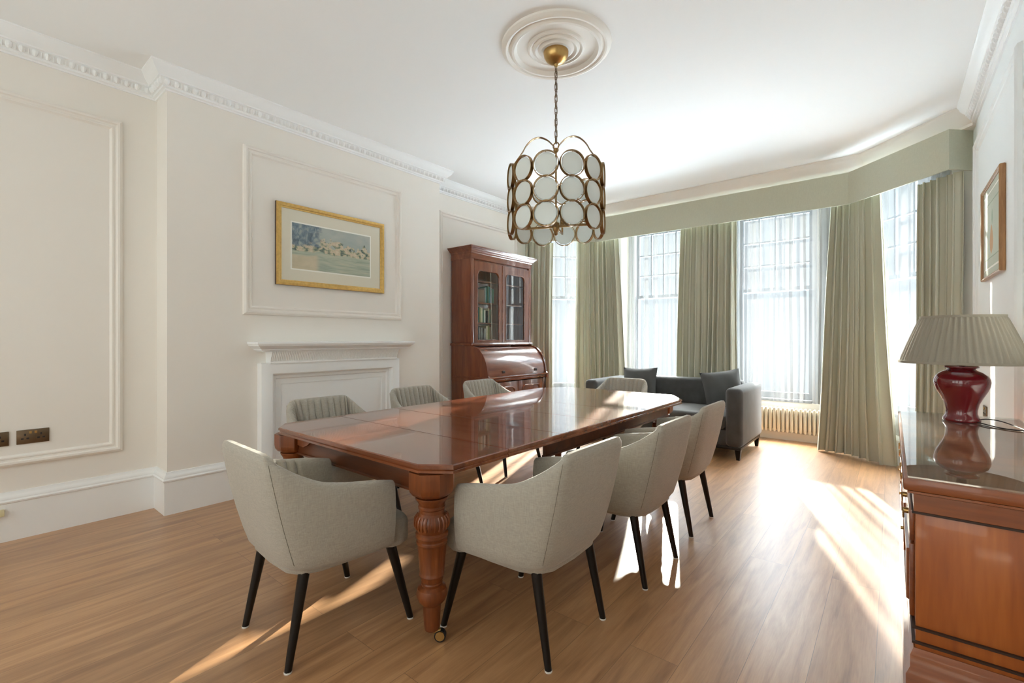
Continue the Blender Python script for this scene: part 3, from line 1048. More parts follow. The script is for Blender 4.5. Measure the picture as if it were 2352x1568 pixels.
# ------------------------------------------------------------------ pictures
def picture(name, label, x, y0, y1, z0, z1, nx, fw_, dep, fm, sm, mount, im, imm):
    t = thing(name, label, 'picture', (x, (y0 + y1) / 2, z0))
    pts = [(x, y0, z0), (x, y1, z0), (x, y1, z1), (x, y0, z1)]
    if nx < 0: pts = pts[::-1]
    mb = MB(); mb.sweep(pts, [(.004, 0), (0, .004), (0, dep * .72), (.006, dep * .72), (.006, 0)], (nx, 0, 0), closed=True)
    mb.build('frame_side', sm, t, 30, world=True)
    mb = MB(); mb.sweep(pts, [(0, dep * .72), (.003, dep * .92), (fw_ * .3, dep), (fw_ * .6, dep * .9), (fw_ * .72, dep * .72), (fw_ * .8, dep * .76), (fw_, dep * .66), (fw_, dep * .4), (.006, dep * .4)], (nx, 0, 0), closed=True)
    mb.build('frame', fm, t, 35, world=True)
    d = nx
    mb = MB(); mb.box(*sorted((x + d * .003, x + d * dep * .5)), y0 + fw_ * .8, y1 - fw_ * .8, z0 + fw_ * .8, z1 - fw_ * .8)
    mo = mb.build('mount', mount, t, 0, world=True)
    a, b, c, e = im
    mb = MB(); mb.box(*sorted((x + d * dep * .5, x + d * (dep * .5 + .0010))), a - .012, b + .012, c - .012, e + .012)
    mb.build('mount_window', M['mat_in'], mo, 0, world=True)
    mb = MB(); mb.box(*sorted((x + d * dep * .5, x + d * (dep * .5 + .0020))), a, b, c, e)
    mb.build('painted_sheet', imm, mo, 0, world=True)
    return t


picture('framed_picture', 'gilt framed river landscape watercolour above the fireplace', XC, 1.762, 2.825, 1.707, 2.405, 1, .045, .035, M['gilt'], M['gilt_d'], M['mat'],
        (1.897, 2.664, 1.857, 2.249), M['river'])
px = picture('framed_picture', 'small upright framed print with a pale mount on the right wall', XR, 4.06, 4.83, 1.665, 2.315, -1, .022, .030, M['pale_wood'], M['pale_wood'], M['pale_paper'],
             (4.14, 4.75, 1.74, 2.24), M['pale_paper'])
_sheet = [c for c in px.children if c.name.startswith('mount')][0]
mb = MB(); mb.lathe([(0, -.11), (.05, -.08), (.07, -.03), (.05, .03), (.025, .07), (0, .09)], n=16, mat=Matrix.Scale(.02, 4, (1, 0, 0)), c=(XR - .017, 4.45, 1.93))
mb.build('painted_pear', M['ink_o'], _sheet, 40, world=True)
mb = MB(); mb.lathe([(0, -.05), (.03, -.01), (.02, .04), (0, .06)], n=12, mat=Matrix.Scale(.02, 4, (1, 0, 0)), c=(XR - .017, 4.42, 2.06))
mb.build('painted_leaf', M['ink_g'], _sheet, 40, world=True)
mb = MB()
for z in (1.80, 2.17): mb.box(XR - .0180, XR - .0168, 4.18, 4.70, z - .0025, z + .0025)
mb.build('ruled_line', M['ink_g'], _sheet, 0, world=True)


# ------------------------------------------------------------------ sockets
def socket(label, x, yc, zc, nx, w=.147, h=.088):
    t = thing('power_socket', label, 'socket', (x, yc, zc - h / 2), 0, 'bronze wall sockets')
    mb = MB(); mb.box(*sorted((x, x + nx * .008)), yc - w / 2, yc + w / 2, zc - h / 2, zc + h / 2, .002)
    p = mb.build('face_plate', M['bronze'], t, 30, world=True)
    for s in (-1, 1):
        mb = MB()
        f = sorted((x + nx * .0075, x + nx * .0092))
        c = yc + s * .036
        mb.box(*f, c - .004, c + .004, zc + .006, zc + .020); mb.box(*f, c - .018, c - .006, zc - .016, zc - .006); mb.box(*f, c + .006, c + .018, zc - .016, zc - .006)
        mb.build('plug_holes', M['black'], p, 0, world=True)
        mb = MB(); mb.box(*sorted((x + nx * .0075, x + nx * .012)), yc + s * .012 - .006, yc + s * .012 + .006, zc + .018, zc + .034, .001)
        mb.build('switch', M['brass'], p, 0, world=True)
    return t


socket('bronze double socket on the left wall, the whole one near the panel moulding', XL, .369, .631, 1)
socket('bronze double socket on the left wall, cut off by the photo edge', XL, .190, .631, 1)
socket('bronze socket low on the right wall beyond the sideboard', XR, 4.84, .715, -1)
sb_ = MB(); sb_.box(XL + .022, XL + .05, .14, .243, .165, .205, .004)
tag(recentre(sb_.build('cable_outlet', M['cream'], None, 30)), 'small cream plastic outlet box on the skirting at the left edge', 'outlet box')

# ------------------------------------------------------------------ dining table
TX0, TX1, TY0, TY1 = -2.795, -1.35, 1.20, 4.14
tb = thing('dining_table', 'long polished mahogany extending dining table with clipped corners and turned legs', 'table', ((TX0 + TX1) / 2, (TY0 + TY1) / 2, 0))
cx_, cy_ = .115, .085


def slab(y0, y1, first, last, name='table_leaf'):
    x0, x1 = TX0, TX1
    if first: out = [(x0 + cx_, y0), (x1 - cx_, y0), (x1, y0 + cy_)]
    else: out = [(x0, y0), (x1, y0)]
    if last: out += [(x1, y1 - .26), (x1 - .17, y1), (x0 + .17, y1), (x0, y1 - .26)]
    else: out += [(x1, y1), (x0, y1)]
    if first: out += [(x0, y0 + cy_)]
    n = len(out)
    mb = MB()
    # moulded edge: only outer sides are drawn in, joint sides stay square
    prof = [(0.004, .750), (0.0, .746), (0.0, .736), (.006, .733), (.006, .728), (.001, .724), (.001, .714), (.008, .710)]
    rows = []
    yc_, xc_ = (y0 + y1) / 2, (x0 + x1) / 2
    for a, z in prof:
        ring = []
        for (x, y) in out:
            jx = abs(x - x0) < .3 or abs(x - x1) < .3
            sx_ = 1 if x < xc_ else -1
            sy_ = 0
            if first and y < y0 + .2: sy_ = 1
            if last and y > y1 - .3: sy_ = -1
            ring.append((x + a * sx_, y + a * sy_, z))
        rows.append(ring)
    mb.grid(rows, close_u=True, cap=True)
    return mb.build(name, M['table'], tb, 25, world=True)


g_ = .0020
slab(TY0, 1.63 - g_, True, False)
slab(1.63 + g_, 2.07 - g_, False, False)
slab(2.07 + g_, 2.57 - g_, False, False)
slab(2.57 + g_, 3.05 - g_, False, False)
slab(3.05 + g_, TY1, False, True)
LX0, LX1, LY0, LY1 = -2.68, -1.478, 1.285, 3.93
m = MB()
m.box(LX0 + .06, LX1 - .06, LY0 - .012, LY0 + .012, .60, .709, .003)
m.box(LX0 + .06, LX1 - .06, LY0 - .018, LY0 + .018, .60, .612, .003)
m.build('end_apron', M['table_shade'], tb, 30, world=True)
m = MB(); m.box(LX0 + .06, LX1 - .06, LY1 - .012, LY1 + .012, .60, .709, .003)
m.build('end_apron', M['table_shade'], tb, 30, world=True)
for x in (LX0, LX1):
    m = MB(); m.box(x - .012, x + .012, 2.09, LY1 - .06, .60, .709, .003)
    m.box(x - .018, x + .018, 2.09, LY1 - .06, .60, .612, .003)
    m.build('side_apron', M['table_shade'], tb, 30, world=True)
for x in (-2.33, -1.82):
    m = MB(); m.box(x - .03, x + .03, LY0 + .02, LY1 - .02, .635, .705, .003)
    m.build('sliding_rail', M['table_shade'], tb, 30, world=True)
m = MB()
m.prism([(-2.585, 1.262, .709), (-2.585, 1.262, .655), (-2.52, 1.262, .652), (-2.475, 1.262, .668), (-2.44, 1.262, .69), (-2.41, 1.262, .709)], (0, .02, 0))
m.build('corner_bracket', M['table_d'], tb, 30, world=True)
m = MB()
for y in (2.98, 3.05): m.box(LX1 + .012, LX1 + .02, y, y + .012, .665, .69, .002)
m.build('leaf_clip', M['brass'], tb, 30, world=True)
LEG = [(0.0, .050), (.030, .052), (.033, .075), (.036, .13), (.038, .155), (.056, .175), (.064, .20), (.058, .225), (.042, .235), (.044, .245), (.040, .25), (.047, .262), (.047, .272), (.052, .28), (.050, .29), (.051, .296),
       (.060, .40), (.061, .408), (.064, .412), (.064, .420), (.060, .424), (.062, .434), (.067, .440), (.067, .452), (.060, .458), (.066, .475), (.070, .495), (.068, .515), (.058, .530), (.052, .536), (.052, .55), (.056, .555), (.056, .562), (.052, .566), (.058, .58), (.068, .595), (.068, .602)]
for x, y in ((LX0, LY0), (LX1, LY0), (LX0 + .07, LY1), (LX1 - .07, LY1)):
    m = MB()
    m.lathe(LEG, (x, y, 0), 48, flute=(15, 16, 12, -.07))
    # octagonal block with a rounded foot
    rows = []
    for s, z in ((.055, .602), (.076, .612), (.089, .630), (.092, .650), (.092, .7095)):
        rows.append([(x + s * 1.0 * math.cos(R(22.5 + 45 * k)) * 1.06, y + s * math.sin(R(22.5 + 45 * k)) * 1.06, z) for k in range(8)])
    m.grid(rows, close_u=True, cap=True)
    lg = m.build('leg', M['table_d'], tb, 35, world=True)
    m = MB()
    for k in range(24):                    # carved petals round the bulb
        a = 2 * math.pi * k / 24
        e = Vector((math.cos(a), math.sin(a), 0))
        m.tube([Vector((x, y, z)) + e * r for r, z in ((.0655, .474), (.0705, .486), (.0712, .496), (.069, .514), (.060, .527))], .0042, 5)
    m.build('carved_petals', M['table_d'], lg, 50, world=True)
    m = MB()
    e = Vector((math.cos(TH), math.sin(TH), 0))
    w0 = Vector((x, y, 0)) + e * .035
    m.tube([(x, y, .055), (x, y, .047), tuple(w0 + Vector((0, 0, .040)))], .012, 10)
    m.tube([tuple(w0 + Vector((-e.y * q, e.x * q, .027))) for q in (-.017, -.012)], .019, 16)
    m.tube([tuple(w0 + Vector((-e.y * q, e.x * q, .027))) for q in (.012, .017)], .019, 16)
    cs = m.build('caster', M['brass'], lg, 50, world=True)
    m = MB(); m.tube([tuple(w0 + Vector((-e.y * q, e.x * q, .024))) for q in (-.0115, .0115)], .024, 20)
    o = m.build('caster_wheel', M['black'], lg, 50, world=True)

# ------------------------------------------------------------------ dining chairs
def chair_shell():
    # (bottom x, y), (top x, y, z) from the middle of the back to the right arm front
    C = [((0, -.268), (0, -.372, .832)), ((.09, -.268), (.10, -.372, .832)), ((.165, -.262), (.192, -.368, .829)), ((.218, -.240), (.232, -.352, .812)),
         ((.248, -.200), (.258, -.305, .778)), ((.264, -.150), (.276, -.235, .735)), ((.274, -.09), (.288, -.165, .702)), ((.281, -.02), (.294, -.08, .682)), ((.286, .05), (.297, .01, .668)), ((.288, .10), (.298, .08, .656)), ((.288, .145), (.298, .145, .642))]
    C = [((-b[0], b[1]), (-t[0], t[1], t[2])) for b, t in C[:0:-1]] + C
    n = 12
    bot = catmull([(*b, .352) for b, t in C], n); top = catmull([t for b, t in C], n)
    N = len(bot)
    nrm = []
    for i in range(N):
        a, b = top[max(i - 1, 0)].lerp(bot[max(i - 1, 0)], .5), top[min(i + 1, N - 1)].lerp(bot[min(i + 1, N - 1)], .5)
        t = (b - a); t.z = 0; t.normalize()
        nrm.append(Vector((-t.y, t.x, 0)))     # inward
    ribs = 40
    rows = []
    for i in range(N):
        B, Tp, nn = bot[i], top[i], nrm[i]
        s = i / (N - 1)
        th = .048 if abs(s - .5) < .3 else .044
        edge = min(1, min(i, N - 1 - i) / 1.0)
        pr = []
        bul = lambda f: .012 * math.sin(math.pi * f)
        for f, ins in ((0, .050), (.012, .030), (.035, .012), (.08, .002), (.2, 0), (.4, 0), (.6, 0), (.8, 0), (.93, 0)):
            pr.append(B.lerp(Tp, f) + nn * (ins - bul(f)))
        H_ = Tp.z - B.z
        q = B.lerp(Tp, .97)
        pr.append(q + nn * .004 - nn * bul(.97)); pr.append(Tp + nn * .013 + Vector((0, 0, -.001)))
        pr.append(Tp + nn * (th * .6) + Vector((0, 0, -.001))); rib = 0.0
        if .12 < s < .88: rib = -.013 * (1 - abs(math.sin(math.pi * ribs * s)) ** .8)
        pr.append(Tp + nn * (th * .85 + rib * .7) + Vector((0, 0, -.006)))
        for f in (.95, .88, .78, .62, .46, .30, .14):
            k = 1.0
            pr.append(B.lerp(Tp, f) + nn * (th + .010 * math.sin(math.pi * f) + rib * k))
        rows.append(pr)
    mb = MB()
    # refine along s for ribs is handled by n
    mb.grid(rows, close_u=True, cap=True)
    return mb, bot, top, nrm


def make_chair(loc, rz, label):
    t = thing('dining_chair', label, 'chair', loc, rz, 'grey tub dining chairs round the table')
    mb, bot, top, nrm = chair_shell()
    sh = mb.build('upholstered_shell', M['linen'], t, 60)
    N = len(bot)
    for k in (.345, .655):
        mb = MB()
        i = int(round(k * (N - 1)))
        mb.tube([bot[i].lerp(top[i], f) - nrm[i] * (.012 * math.sin(math.pi * f) + .0002) for f in (.1, .25, .4, .55, .7, .85, .97)], .0009, 5)
        mb.build('seam', M['seam'], sh, 50)
    mb = MB()
    out = [(0, -.262), (.15, -.255), (.215, -.22), (.240, -.15), (.250, 0), (.252, .145), (.272, .165), (.276, .20), (.262, .238), (.22, .252), (.10, .256)]
    out = out + [(-x, y) for x, y in out[:0:-1]]
    rows = []
    for s, z in ((.86, .338), (.96, .342), (.99, .352), (1, .37), (1, .44), (.985, .456), (.95, .466), (.80, .472), (.4, .476)):
        rows.append([(x * s, (y - .0) * s, z) for x, y in out])
    mb.grid(rows, close_u=True, cap=True)
    mb.build('seat', M['linen'], t, 50)
    for sx_ in (-1, 1):
        for a, b in (((.195, -.195, .372), (.212, -.268, .004)), ((.232, .165, .352), (.272, .244, .004))):
            A, B = Vector((a[0] * sx_, a[1], a[2])), Vector((b[0] * sx_, b[1], b[2]))
            mb = MB(); mb.tube([A, A.lerp(B, .5), B], [.0225, .018, .0135], 14)
            l_ = mb.build('leg', M['black_wood'], t, 50)
            mb = MB(); mb.lathe([(.0145, 0), (.0150, .005), (.013, .007)], c=(B.x, B.y, 0), n=12)
            mb.build('felt_pad', M['felt'], l_, 50)
    return t


c0 = make_chair((-1.955, 1.095, 0), R(-2), 'nearest grey tub chair at the near end of the table, its back to the camera')
for loc, rz, lab in (
        ((-1.27, 1.655, 0), R(90), 'grey tub chair on the right long side of the table, nearest the camera'),
        ((-1.225, 2.435, 0), R(90), 'middle grey tub chair of the three on the right long side of the table'),
        ((-1.25, 3.20, 0), R(90), 'farthest grey tub chair on the right long side, in front of the sofa'),
        ((-2.845, 1.72, 0), R(-90), 'ribbed grey tub chair in front of the left half of the fireplace'),
        ((-2.93, 2.62, 0), R(-90), 'ribbed grey tub chair before the right edge of the fireplace'),
        ((-2.95, 3.50, 0), R(-90), 'ribbed grey tub chair in front of the bureau bookcase'),
        ((-2.21, 4.29, 0), R(180), 'grey tub chair at the far end of the table facing the camera')):
    dup(c0, loc, rz, lab)

# ------------------------------------------------------------------ sofa and cushions
sf = thing('sofa', 'dark grey velvet two seat sofa with its back to the bay window', 'sofa', (-2.10, 5.62, 0))
SX0, SX1, SY0, SY1 = -3.02, -1.18, 5.14, 6.08
m = MB(); m.box(SX0 + .15, SX1 - .15, SY0 + .03, SY1 - .03, .135, .30, .012)
m.build('base', M['velvet'], sf, 40, world=True)
for a, b in ((SX0, SX0 + .17), (SX1 - .17, SX1)):
    m = MB()
    m.box(a, b, SY0, SY1, .13, .74, .05, 4)
    m.build('armrest', M['velvet'], sf, 50, world=True)
m = MB(); m.box(SX0 + .171, SX1 - .171, SY1 - .20, SY1, .14, .765, .05, 4)
m.build('backrest', M['velvet'], sf, 50, world=True)
m = MB(); m.box(SX0 + .175, SX1 - .175, SY0 + .0, SY1 - .205, .302, .46, .045, 4)
m.build('seat_cushion', M['velvet'], sf, 50, world=True)
m = MB(); m.box(SX0 + .02, SX1 - .02, SY0 + .02, SY1 - .02, .105, .135, .004)
m.build('plinth_frame', M['black_wood'], sf, 40, world=True)
for x in (SX0 + .05, SX1 - .05):
    for y in (SY0 + .05, SY1 - .05):
        m = MB(); m.grid([[(x + a * s, y + b * s, z) for a, b in ((-1, -1), (1, -1), (1, 1), (-1, 1))] for s, z in ((.016, 0), (.028, .105))], close_u=True, cap=True)
        m.build('leg', M['black_wood'], sf, 20, world=True)


def cushion(label, c, rot, w=.46, h=.44, d=.075):
    mb = MB()
    n = 14
    Mx = Matrix.Translation(c) @ rot
    rows_f, rows_b = [], []
    for i in range(n + 1):
        rf, rb = [], []
        for j in range(n + 1):
            u, v = -1 + 2 * i / n, -1 + 2 * j / n
            e = max(0, (1 - u * u) * (1 - v * v)) ** .45
            pinch = 1 - .05 * (1 - abs(u)) * abs(v) ** 3 - 0
            x = u * w / 2 * (1 - .07 * (1 - v * v) * u * u); z = v * h / 2 * (1 - .07 * (1 - u * u) * v * v)
            wr = .006 * math.sin(7 * u + 3 * v) * e
            rf.append(Mx @ Vector((x, -d * e + wr, z))); rb.append(Mx @ Vector((x, d * e + wr, z)))
        rows_f.append(rf); rows_b.append(rb)
    mb.grid(rows_f); mb.grid(rows_b)
    bmesh.ops.remove_doubles(mb.bm, verts=mb.bm.verts, dist=1e-5)
    o = mb.build('cushion', M['velvet_c'], None, 60)
    return tag(recentre(o), label, 'cushion', 'grey velvet sofa cushions')


cushion('grey velvet cushion standing at the left end of the sofa', (-2.56, 5.765, .665), Matrix.Rotation(R(-12), 4, 'X') @ Matrix.Rotation(R(-2), 4, 'Y'), .47, .43)
cushion('grey velvet cushion tilted into the right corner of the sofa', (-1.515, 5.70, .67), Matrix.Rotation(R(28), 4, 'Z') @ Matrix.Rotation(R(-16), 4, 'X') @ Matrix.Rotation(R(-8), 4, 'Y'), .44, .44)

# ------------------------------------------------------------------ bureau bookcase
BX, BF = -4.222, -3.88
B0, B1 = 3.985, 5.165
bb = thing('bureau_bookcase', 'mahogany cylinder bureau bookcase with glazed doors in the far left recess', 'bookcase', ((BX + BF) / 2, (B0 + B1) / 2, 0))
ZU0, ZU1 = 1.20, 2.235
m = MB()
m.box(BX, BF - .022, B0, B0 + .022, ZU0, ZU1, .002)
m.box(BX, BF - .022, B1 - .022, B1, ZU0, ZU1, .002)
m.box(BX, BX + .012, B0 + .022, B1 - .022, ZU0, ZU1)
m.box(BX + .012, BF - .022, B0 + .022, B1 - .022, ZU0, ZU0 + .02)
m.box(BX + .012, BF - .022, B0 + .022, B1 - .022, ZU1 - .05, ZU1)
m.box(BF - .022, BF, B0, B0 + .05, ZU0, ZU1, .004)
m.box(BF - .022, BF, B1 - .05, B1, ZU0, ZU1, .004)
m.build('upper_case', M['mahog'], bb, 30, world=True)
SH = [1.965, 1.700, 1.452]
for z in SH:
    m = MB(); m.box(BX + .013, BF - .045, B0 + .023, B1 - .023, z - .018, z, .003)
    m.build('shelf', M['mahog_h'], bb, 30, world=True)
m = MB()
CP = [(0, 0), (.004, .0), (.004, .065), (.012, .072), (.016, .088), (.030, .098), (.040, .112), (.056, .122), (.060, .130), (.068, .132), (.072, .142), (0, .142)]
m.sweep([(BX, B0, ZU1 - .022), (BF, B0, ZU1 - .022), (BF, B1, ZU1 - .022), (BX, B1, ZU1 - .022)], [(-a, b) for a, b in CP], (0, 0, 1))
m.box(BX, BF + .005, B0, B1, ZU1 + .08, ZU1 + .119)
m.build('cornice', M['mahog_h'], bb, 30, world=True)
m = MB()
m.sweep([(BX, B0, 1.165), (BF, B0, 1.165), (BF, B1, 1.165), (BX, B1, 1.165)], [(-a, b) for a, b in [(-.06, 0), (.012, 0), (.020, .010), (.020, .022), (.008, .034), (-.06, .034)]], (0, 0, 1))
m.box(BX, BF - .03, B0 + .03, B1 - .03, 1.166, 1.198)
m.build('waist_moulding', M['mahog_h'], bb, 30, world=True)


def glazed_door(y0, y1, z0, z1, gy0, gy1, gz0, gz1, hinge_left):
    inner = rrect(gy0, gy1, gz0, gz1, .075, 6, (0, 0, 1, 1))
    cy, cz = (gy0 + gy1) / 2, (gz0 + gz1) / 2
    def outer_pt(p, o):
        q = []
        # map the inner outline to the outer rectangle by its side
        y, z = p
        fy = (y - gy0) / (gy1 - gy0); fz = (z - gz0) / (gz1 - gz0)
        return (y0 + fy * (y1 - y0), z0 + fz * (z1 - z0))
    outer = []
    for k, p in enumerate(inner):
        c = k // 7
        j = k % 7
        Y, Z = outer_pt(p, None)
        if c == 2: Y, Z = (y1, Z) if j < 3 else ((y1, z1) if j == 3 else (Y, z1))
        if c == 3: Y, Z = (Y, z1) if j < 3 else ((y0, z1) if j == 3 else (y0, Z))
        outer.append((Y, Z))
    mb = MB()
    mb.ringplate([Vector((BF - .020, a, b)) for a, b in outer], [Vector((BF - .020, a, b)) for a, b in inner], (.020, 0, 0))
    bmesh.ops.remove_doubles(mb.bm, verts=mb.bm.verts, dist=1e-6)
    d = mb.build('door', M['mahog'], bb, 30, world=True)
    mb = MB()
    pts = [(BF + .001, a, b) for a, b in inner]
    keep = [pts[0]]
    for q in pts[1:]:
        if (Vector(q) - Vector(keep[-1])).length > 1e-4: keep.append(q)
    if (Vector(keep[0]) - Vector(keep[-1])).length < 1e-4: keep.pop()
    mb.sweep(keep, [(-.006, 0), (-.004, .005), (.004, .004), (.009, -.004), (.009, -.010), (-.006, -.002)], (1, 0, 0), closed=True)
    mb.build('door_beading', M['mahog_h'], d, 40, world=True)
    mb = MB(); mb.prism([(BF - .012, a, b) for a, b in [(p[1], p[2]) for p in keep]], (.003, 0, 0))
    mb.build('door_glass', M['door_glass'], d, 0, world=True)
    return d


glazed_door(B0 + .052, 4.555, ZU0 + .003, ZU1 - .045, 4.092, 4.496, 1.232, 2.085, True)
d2 = glazed_door(4.562, B1 - .052, ZU0 + .003, ZU1 - .045, 4.620, 5.022, 1.232, 2.090, False)
m = MB(); m.box(BF - .0005, BF + .004, 4.548, 4.572, ZU0 + .003, ZU1 - .045, .0015)
m.build('door_astragal', M['mahog_h'], d2, 30, world=True)
# cylinder desk
L0, L1, LFX = B0 + .0, B1 + .0, -3.615
prof = [(BX, 1.165), (BF, 1.165)]
arc = []
for k in range(15):
    a = R(90 - 88 * k / 14)
    arc.append((BF + .01 + (LFX - BF - .01) * math.cos(a), .80 + .362 * math.sin(a)))
side_poly = prof + arc + [(LFX + .02, .80), (LFX + .02, .735), (BX, .735)]
for y in (L0, L1 - .026):
    m = MB(); m.prism([(x, y, z) for x, z in side_poly], (0, .026, 0), tri=True)
    m.build('desk_side', M['mahog'], bb, 30, world=True)
m = MB()
m.grid([[(x - .012, L0 + .027, z - .010) for x, z in arc], [(x - .012, L1 - .027, z - .010) for x, z in arc], [(x - .026, L1 - .027, z - .016) for x, z in arc], [(x - .026, L0 + .027, z - .016) for x, z in arc]], close_v=True)
rt_ = m.build('roll_top', M['mahog_h'], bb, 40, world=True)
for y in (4.28, 4.93):
    m = MB()
    m.box(LFX - .022, LFX - .006, y - .026, y + .026, .835, .866, .004)
    m.build('roll_handle', M['dark'], rt_, 30, world=True)
m = MB()
m.box(BX, LFX + .022, L0 - .004, L1 + .004, .775, .800, .006)
m.build('desk_edge', M['mahog_h'], bb, 30, world=True)
m = MB(); m.box(LFX - .02, LFX + .012, L0 + .027, L1 - .027, .742, .774, .003)
dr = m.build('writing_drawer', M['mahog_h'], bb, 30, world=True)
m = MB(); m.tube([(LFX + .012, 4.95, .758), (LFX + .016, 4.95, .758)], .006, 10)
m.tube([(LFX + .012, 4.30, .758), (LFX + .016, 4.30, .758)], .006, 10)
m.build('lock_plate', M['brass'], dr, 30, world=True)
m = MB()
m.box(BX, LFX - .02, L0, L0 + .026, .05, .735, .002); m.box(BX, LFX - .02, L1 - .026, L1, .05, .735, .002)
m.box(BX, BX + .015, L0 + .026, L1 - .026, .05, .735)
m.box(BX, LFX - .01, L0 - .006, L1 + .006, .0, .07, .006)
m.box(LFX - .042, LFX - .02, L0, L0 + .05, .05, .735, .003); m.box(LFX - .042, LFX - .02, L1 - .05, L1, .05, .735, .003)
m.build('lower_case', M['mahog'], bb, 30, world=True)
for a, b in ((L0 + .052, 4.572), (4.578, L1 - .052)):
    m = MB(); m.box(LFX - .04, LFX - .018, a, b, .075, .728, .003)
    d = m.build('door', M['mahog'], bb, 30, world=True)
    m = MB(); m.sweep([(LFX - .018, y, z) for y, z in rrect(a + .07, b - .07, .14, .67, .06, 5)][::1], [(0, 0), (.003, .010), (.012, .012), (.02, .006), (.024, 0)], (1, 0, 0), closed=True)
    m.build('door_moulding', M['mahog_h'], d, 35, world=True)

# books behind the left door
BKC = dict(green=(.07, .17, .11), teal=(.08, .26, .27), cream=(.70, .62, .46), brown=(.24, .15, .10), navy=(.04, .06, .13), white=(.80, .78, .72), olive=(.30, .30, .14), grey=(.36, .36, .35), black=(.03, .03, .034))
_bm = {}
shn = {0: 'upper book shelf', 1: 'middle book shelf', 2: 'bottom book shelf'}
def book(col, y, w, z, h, dp, shelf, k):
    if col not in _bm: _bm[col] = plain('book_' + col, BKC[col], .55)
    if 'pages' not in _bm: _bm['pages'] = plain('book_pages', (.62, .56, .44), .8)
    ordn = ['first', 'second', 'third', 'fourth', 'fifth', 'sixth', 'seventh', 'eighth', 'ninth', 'tenth', 'eleventh'][k]
    x1 = BF - .075 - random.uniform(0, .02)
    t = thing('book', '%s book, %s from the left on the %s of the bookcase' % (col, ordn, shn[shelf]), 'book', (x1 - dp / 2, y + w / 2, z), 0, 'books behind the left glass door')
    mb = MB()
    mb.box(x1 - .004, x1, y, y + w, z, z + h, .0015); mb.box(x1 - dp, x1 - .004, y, y + .003, z, z + h); mb.box(x1 - dp, x1 - .004, y + w - .003, y + w, z, z + h)
    mb.build('cover', _bm[col], t, 30, world=True)
    mb = MB(); mb.box(x1 - dp + .004, x1 - .0045, y + .0032, y + w - .0032, z + .003, z + h - .004)
    mb.build('pages', _bm['pages'], t, 0, world=True)
rows_ = [(0, 1.700, [('brown', .125, .165), ('grey', .018, .19), ('teal', .030, .20), ('green', .022, .215), ('teal', .028, .21), ('navy', .024, .20), ('green', .03, .19)], 4.175),
         (1, 1.452, [('white', .018, .17), ('navy', .035, .175), ('teal', .032, .18), ('olive', .030, .19), ('cream', .026, .185), ('green', .030, .175), ('white', .034, .16), ('black', .035, .15), ('cream', .014, .185), ('green', .03, .17)], 4.110),
         (2, 1.220, [('navy', .040, .17), ('cream', .022, .185), ('black', .030, .19), ('white', .020, .175), ('grey', .022, .17), ('black', .030, .165), ('grey', .03, .16), ('cream', .026, .19), ('olive', .030, .20), ('brown', .03, .18)], 4.115)]
for si, z, L_, y in rows_:
    for k, (c, w, h) in enumerate(L_):
        book(c, y, w, z + .0004, h, .13, si, k)
        y += w + .0035

# ------------------------------------------------------------------ sideboard, glass, lamp
SBX, SBY0, SBY1, SBZ = .030, 1.79, 3.43, .842
sd = thing('sideboard', 'polished cherry wood sideboard with drawers and doors along the right wall', 'sideboard', ((SBX + XR) / 2, (SBY0 + SBY1) / 2, 0))
SR = XR - .034
m = MB(); m.box(SBX + .022, SR, SBY0 + .02, SBY1 - .02, .34, .802, .003)
m.build('carcass', M['side'], sd, 30, world=True)
rect = [(SR, SBY0 + .02), (SBX + .022, SBY0 + .02), (SBX + .022, SBY1 - .02), (SR, SBY1 - .02)]
m = MB()
m.box(SBX - .006, SR, SBY0, SBY1, .806, SBZ, .006)
m.build('top', M['side_h'], sd, 30, world=True)
m = MB()
m.sweep(Z3(rect, 0), [(-.0, .745), (.004, .745), (.004, .795), (.018, .800), (.018, .806), (0, .806)], (0, 0, 1))
m.build('frieze', M['side_h'], sd, 30, world=True)
m = MB()
for z in (.742, .405, .362): m.sweep(Z3(rect, z), [(0, -.004), (.008, -.003), (.008, .003), (0, .004)], (0, 0, 1))
m.build('bead_moulding', M['dark'], sd, 30, world=True)
m = MB()
m.sweep(Z3(rect, 0), [(-.05, 0), (.022, 0), (.022, .27), (.012, .29), (.012, .325), (.004, .345), (-.05, .345)], (0, 0, 1))
m.box(SBX + .05, SR - .02, SBY0 + .05, SBY1 - .05, .05, .339)
m.build('plinth', M['side_h'], sd, 30, world=True)
yy = [SBY0 + .05 + (SBY1 - SBY0 - .10) * k / 3 for k in range(4)]
for k in range(3):
    a, b = yy[k] + .012, yy[k + 1] - .012
    m = MB(); m.box(SBX + .010, SBX + .022, a, b, .642, .735, .003)
    d = m.build('drawer', M['side_h'], sd, 30, world=True)
    for y in ((a + b) / 2 - .10, (a + b) / 2 + .10):
        m = MB()
        m.tube([(SBX + .010, y, .69), (SBX - .002, y, .69)], .009, 10)
        m.tube([(SBX - .003, y - .028 + .056 * j / 8, .69 - .024 * math.sin(math.pi * j / 8)) for j in range(9)], .0028, 6)
        m.build('drawer_handle', M['brass'], d, 40, world=True)
    m = MB(); m.box(SBX + .010, SBX + .022, a, b, .415, .632, .003)
    d = m.build('door', M['side_h'], sd, 30, world=True)
    m = MB(); m.sweep([(SBX + .010, b - .04, .445), (SBX + .010, a + .04, .445), (SBX + .010, a + .04, .605), (SBX + .010, b - .04, .605)], [(0, 0), (.003, .007), (.012, .008), (.018, 0)], (-1, 0, 0), closed=True)
    m.build('door_moulding', M['side_h'], d, 30, world=True)
    m = MB(); m.tube([(SBX + .010, b - .022, .53), (SBX - .006, b - .022, .53)], .006, 10)
    m.build('door_knob', M['brass'], d, 40, world=True)
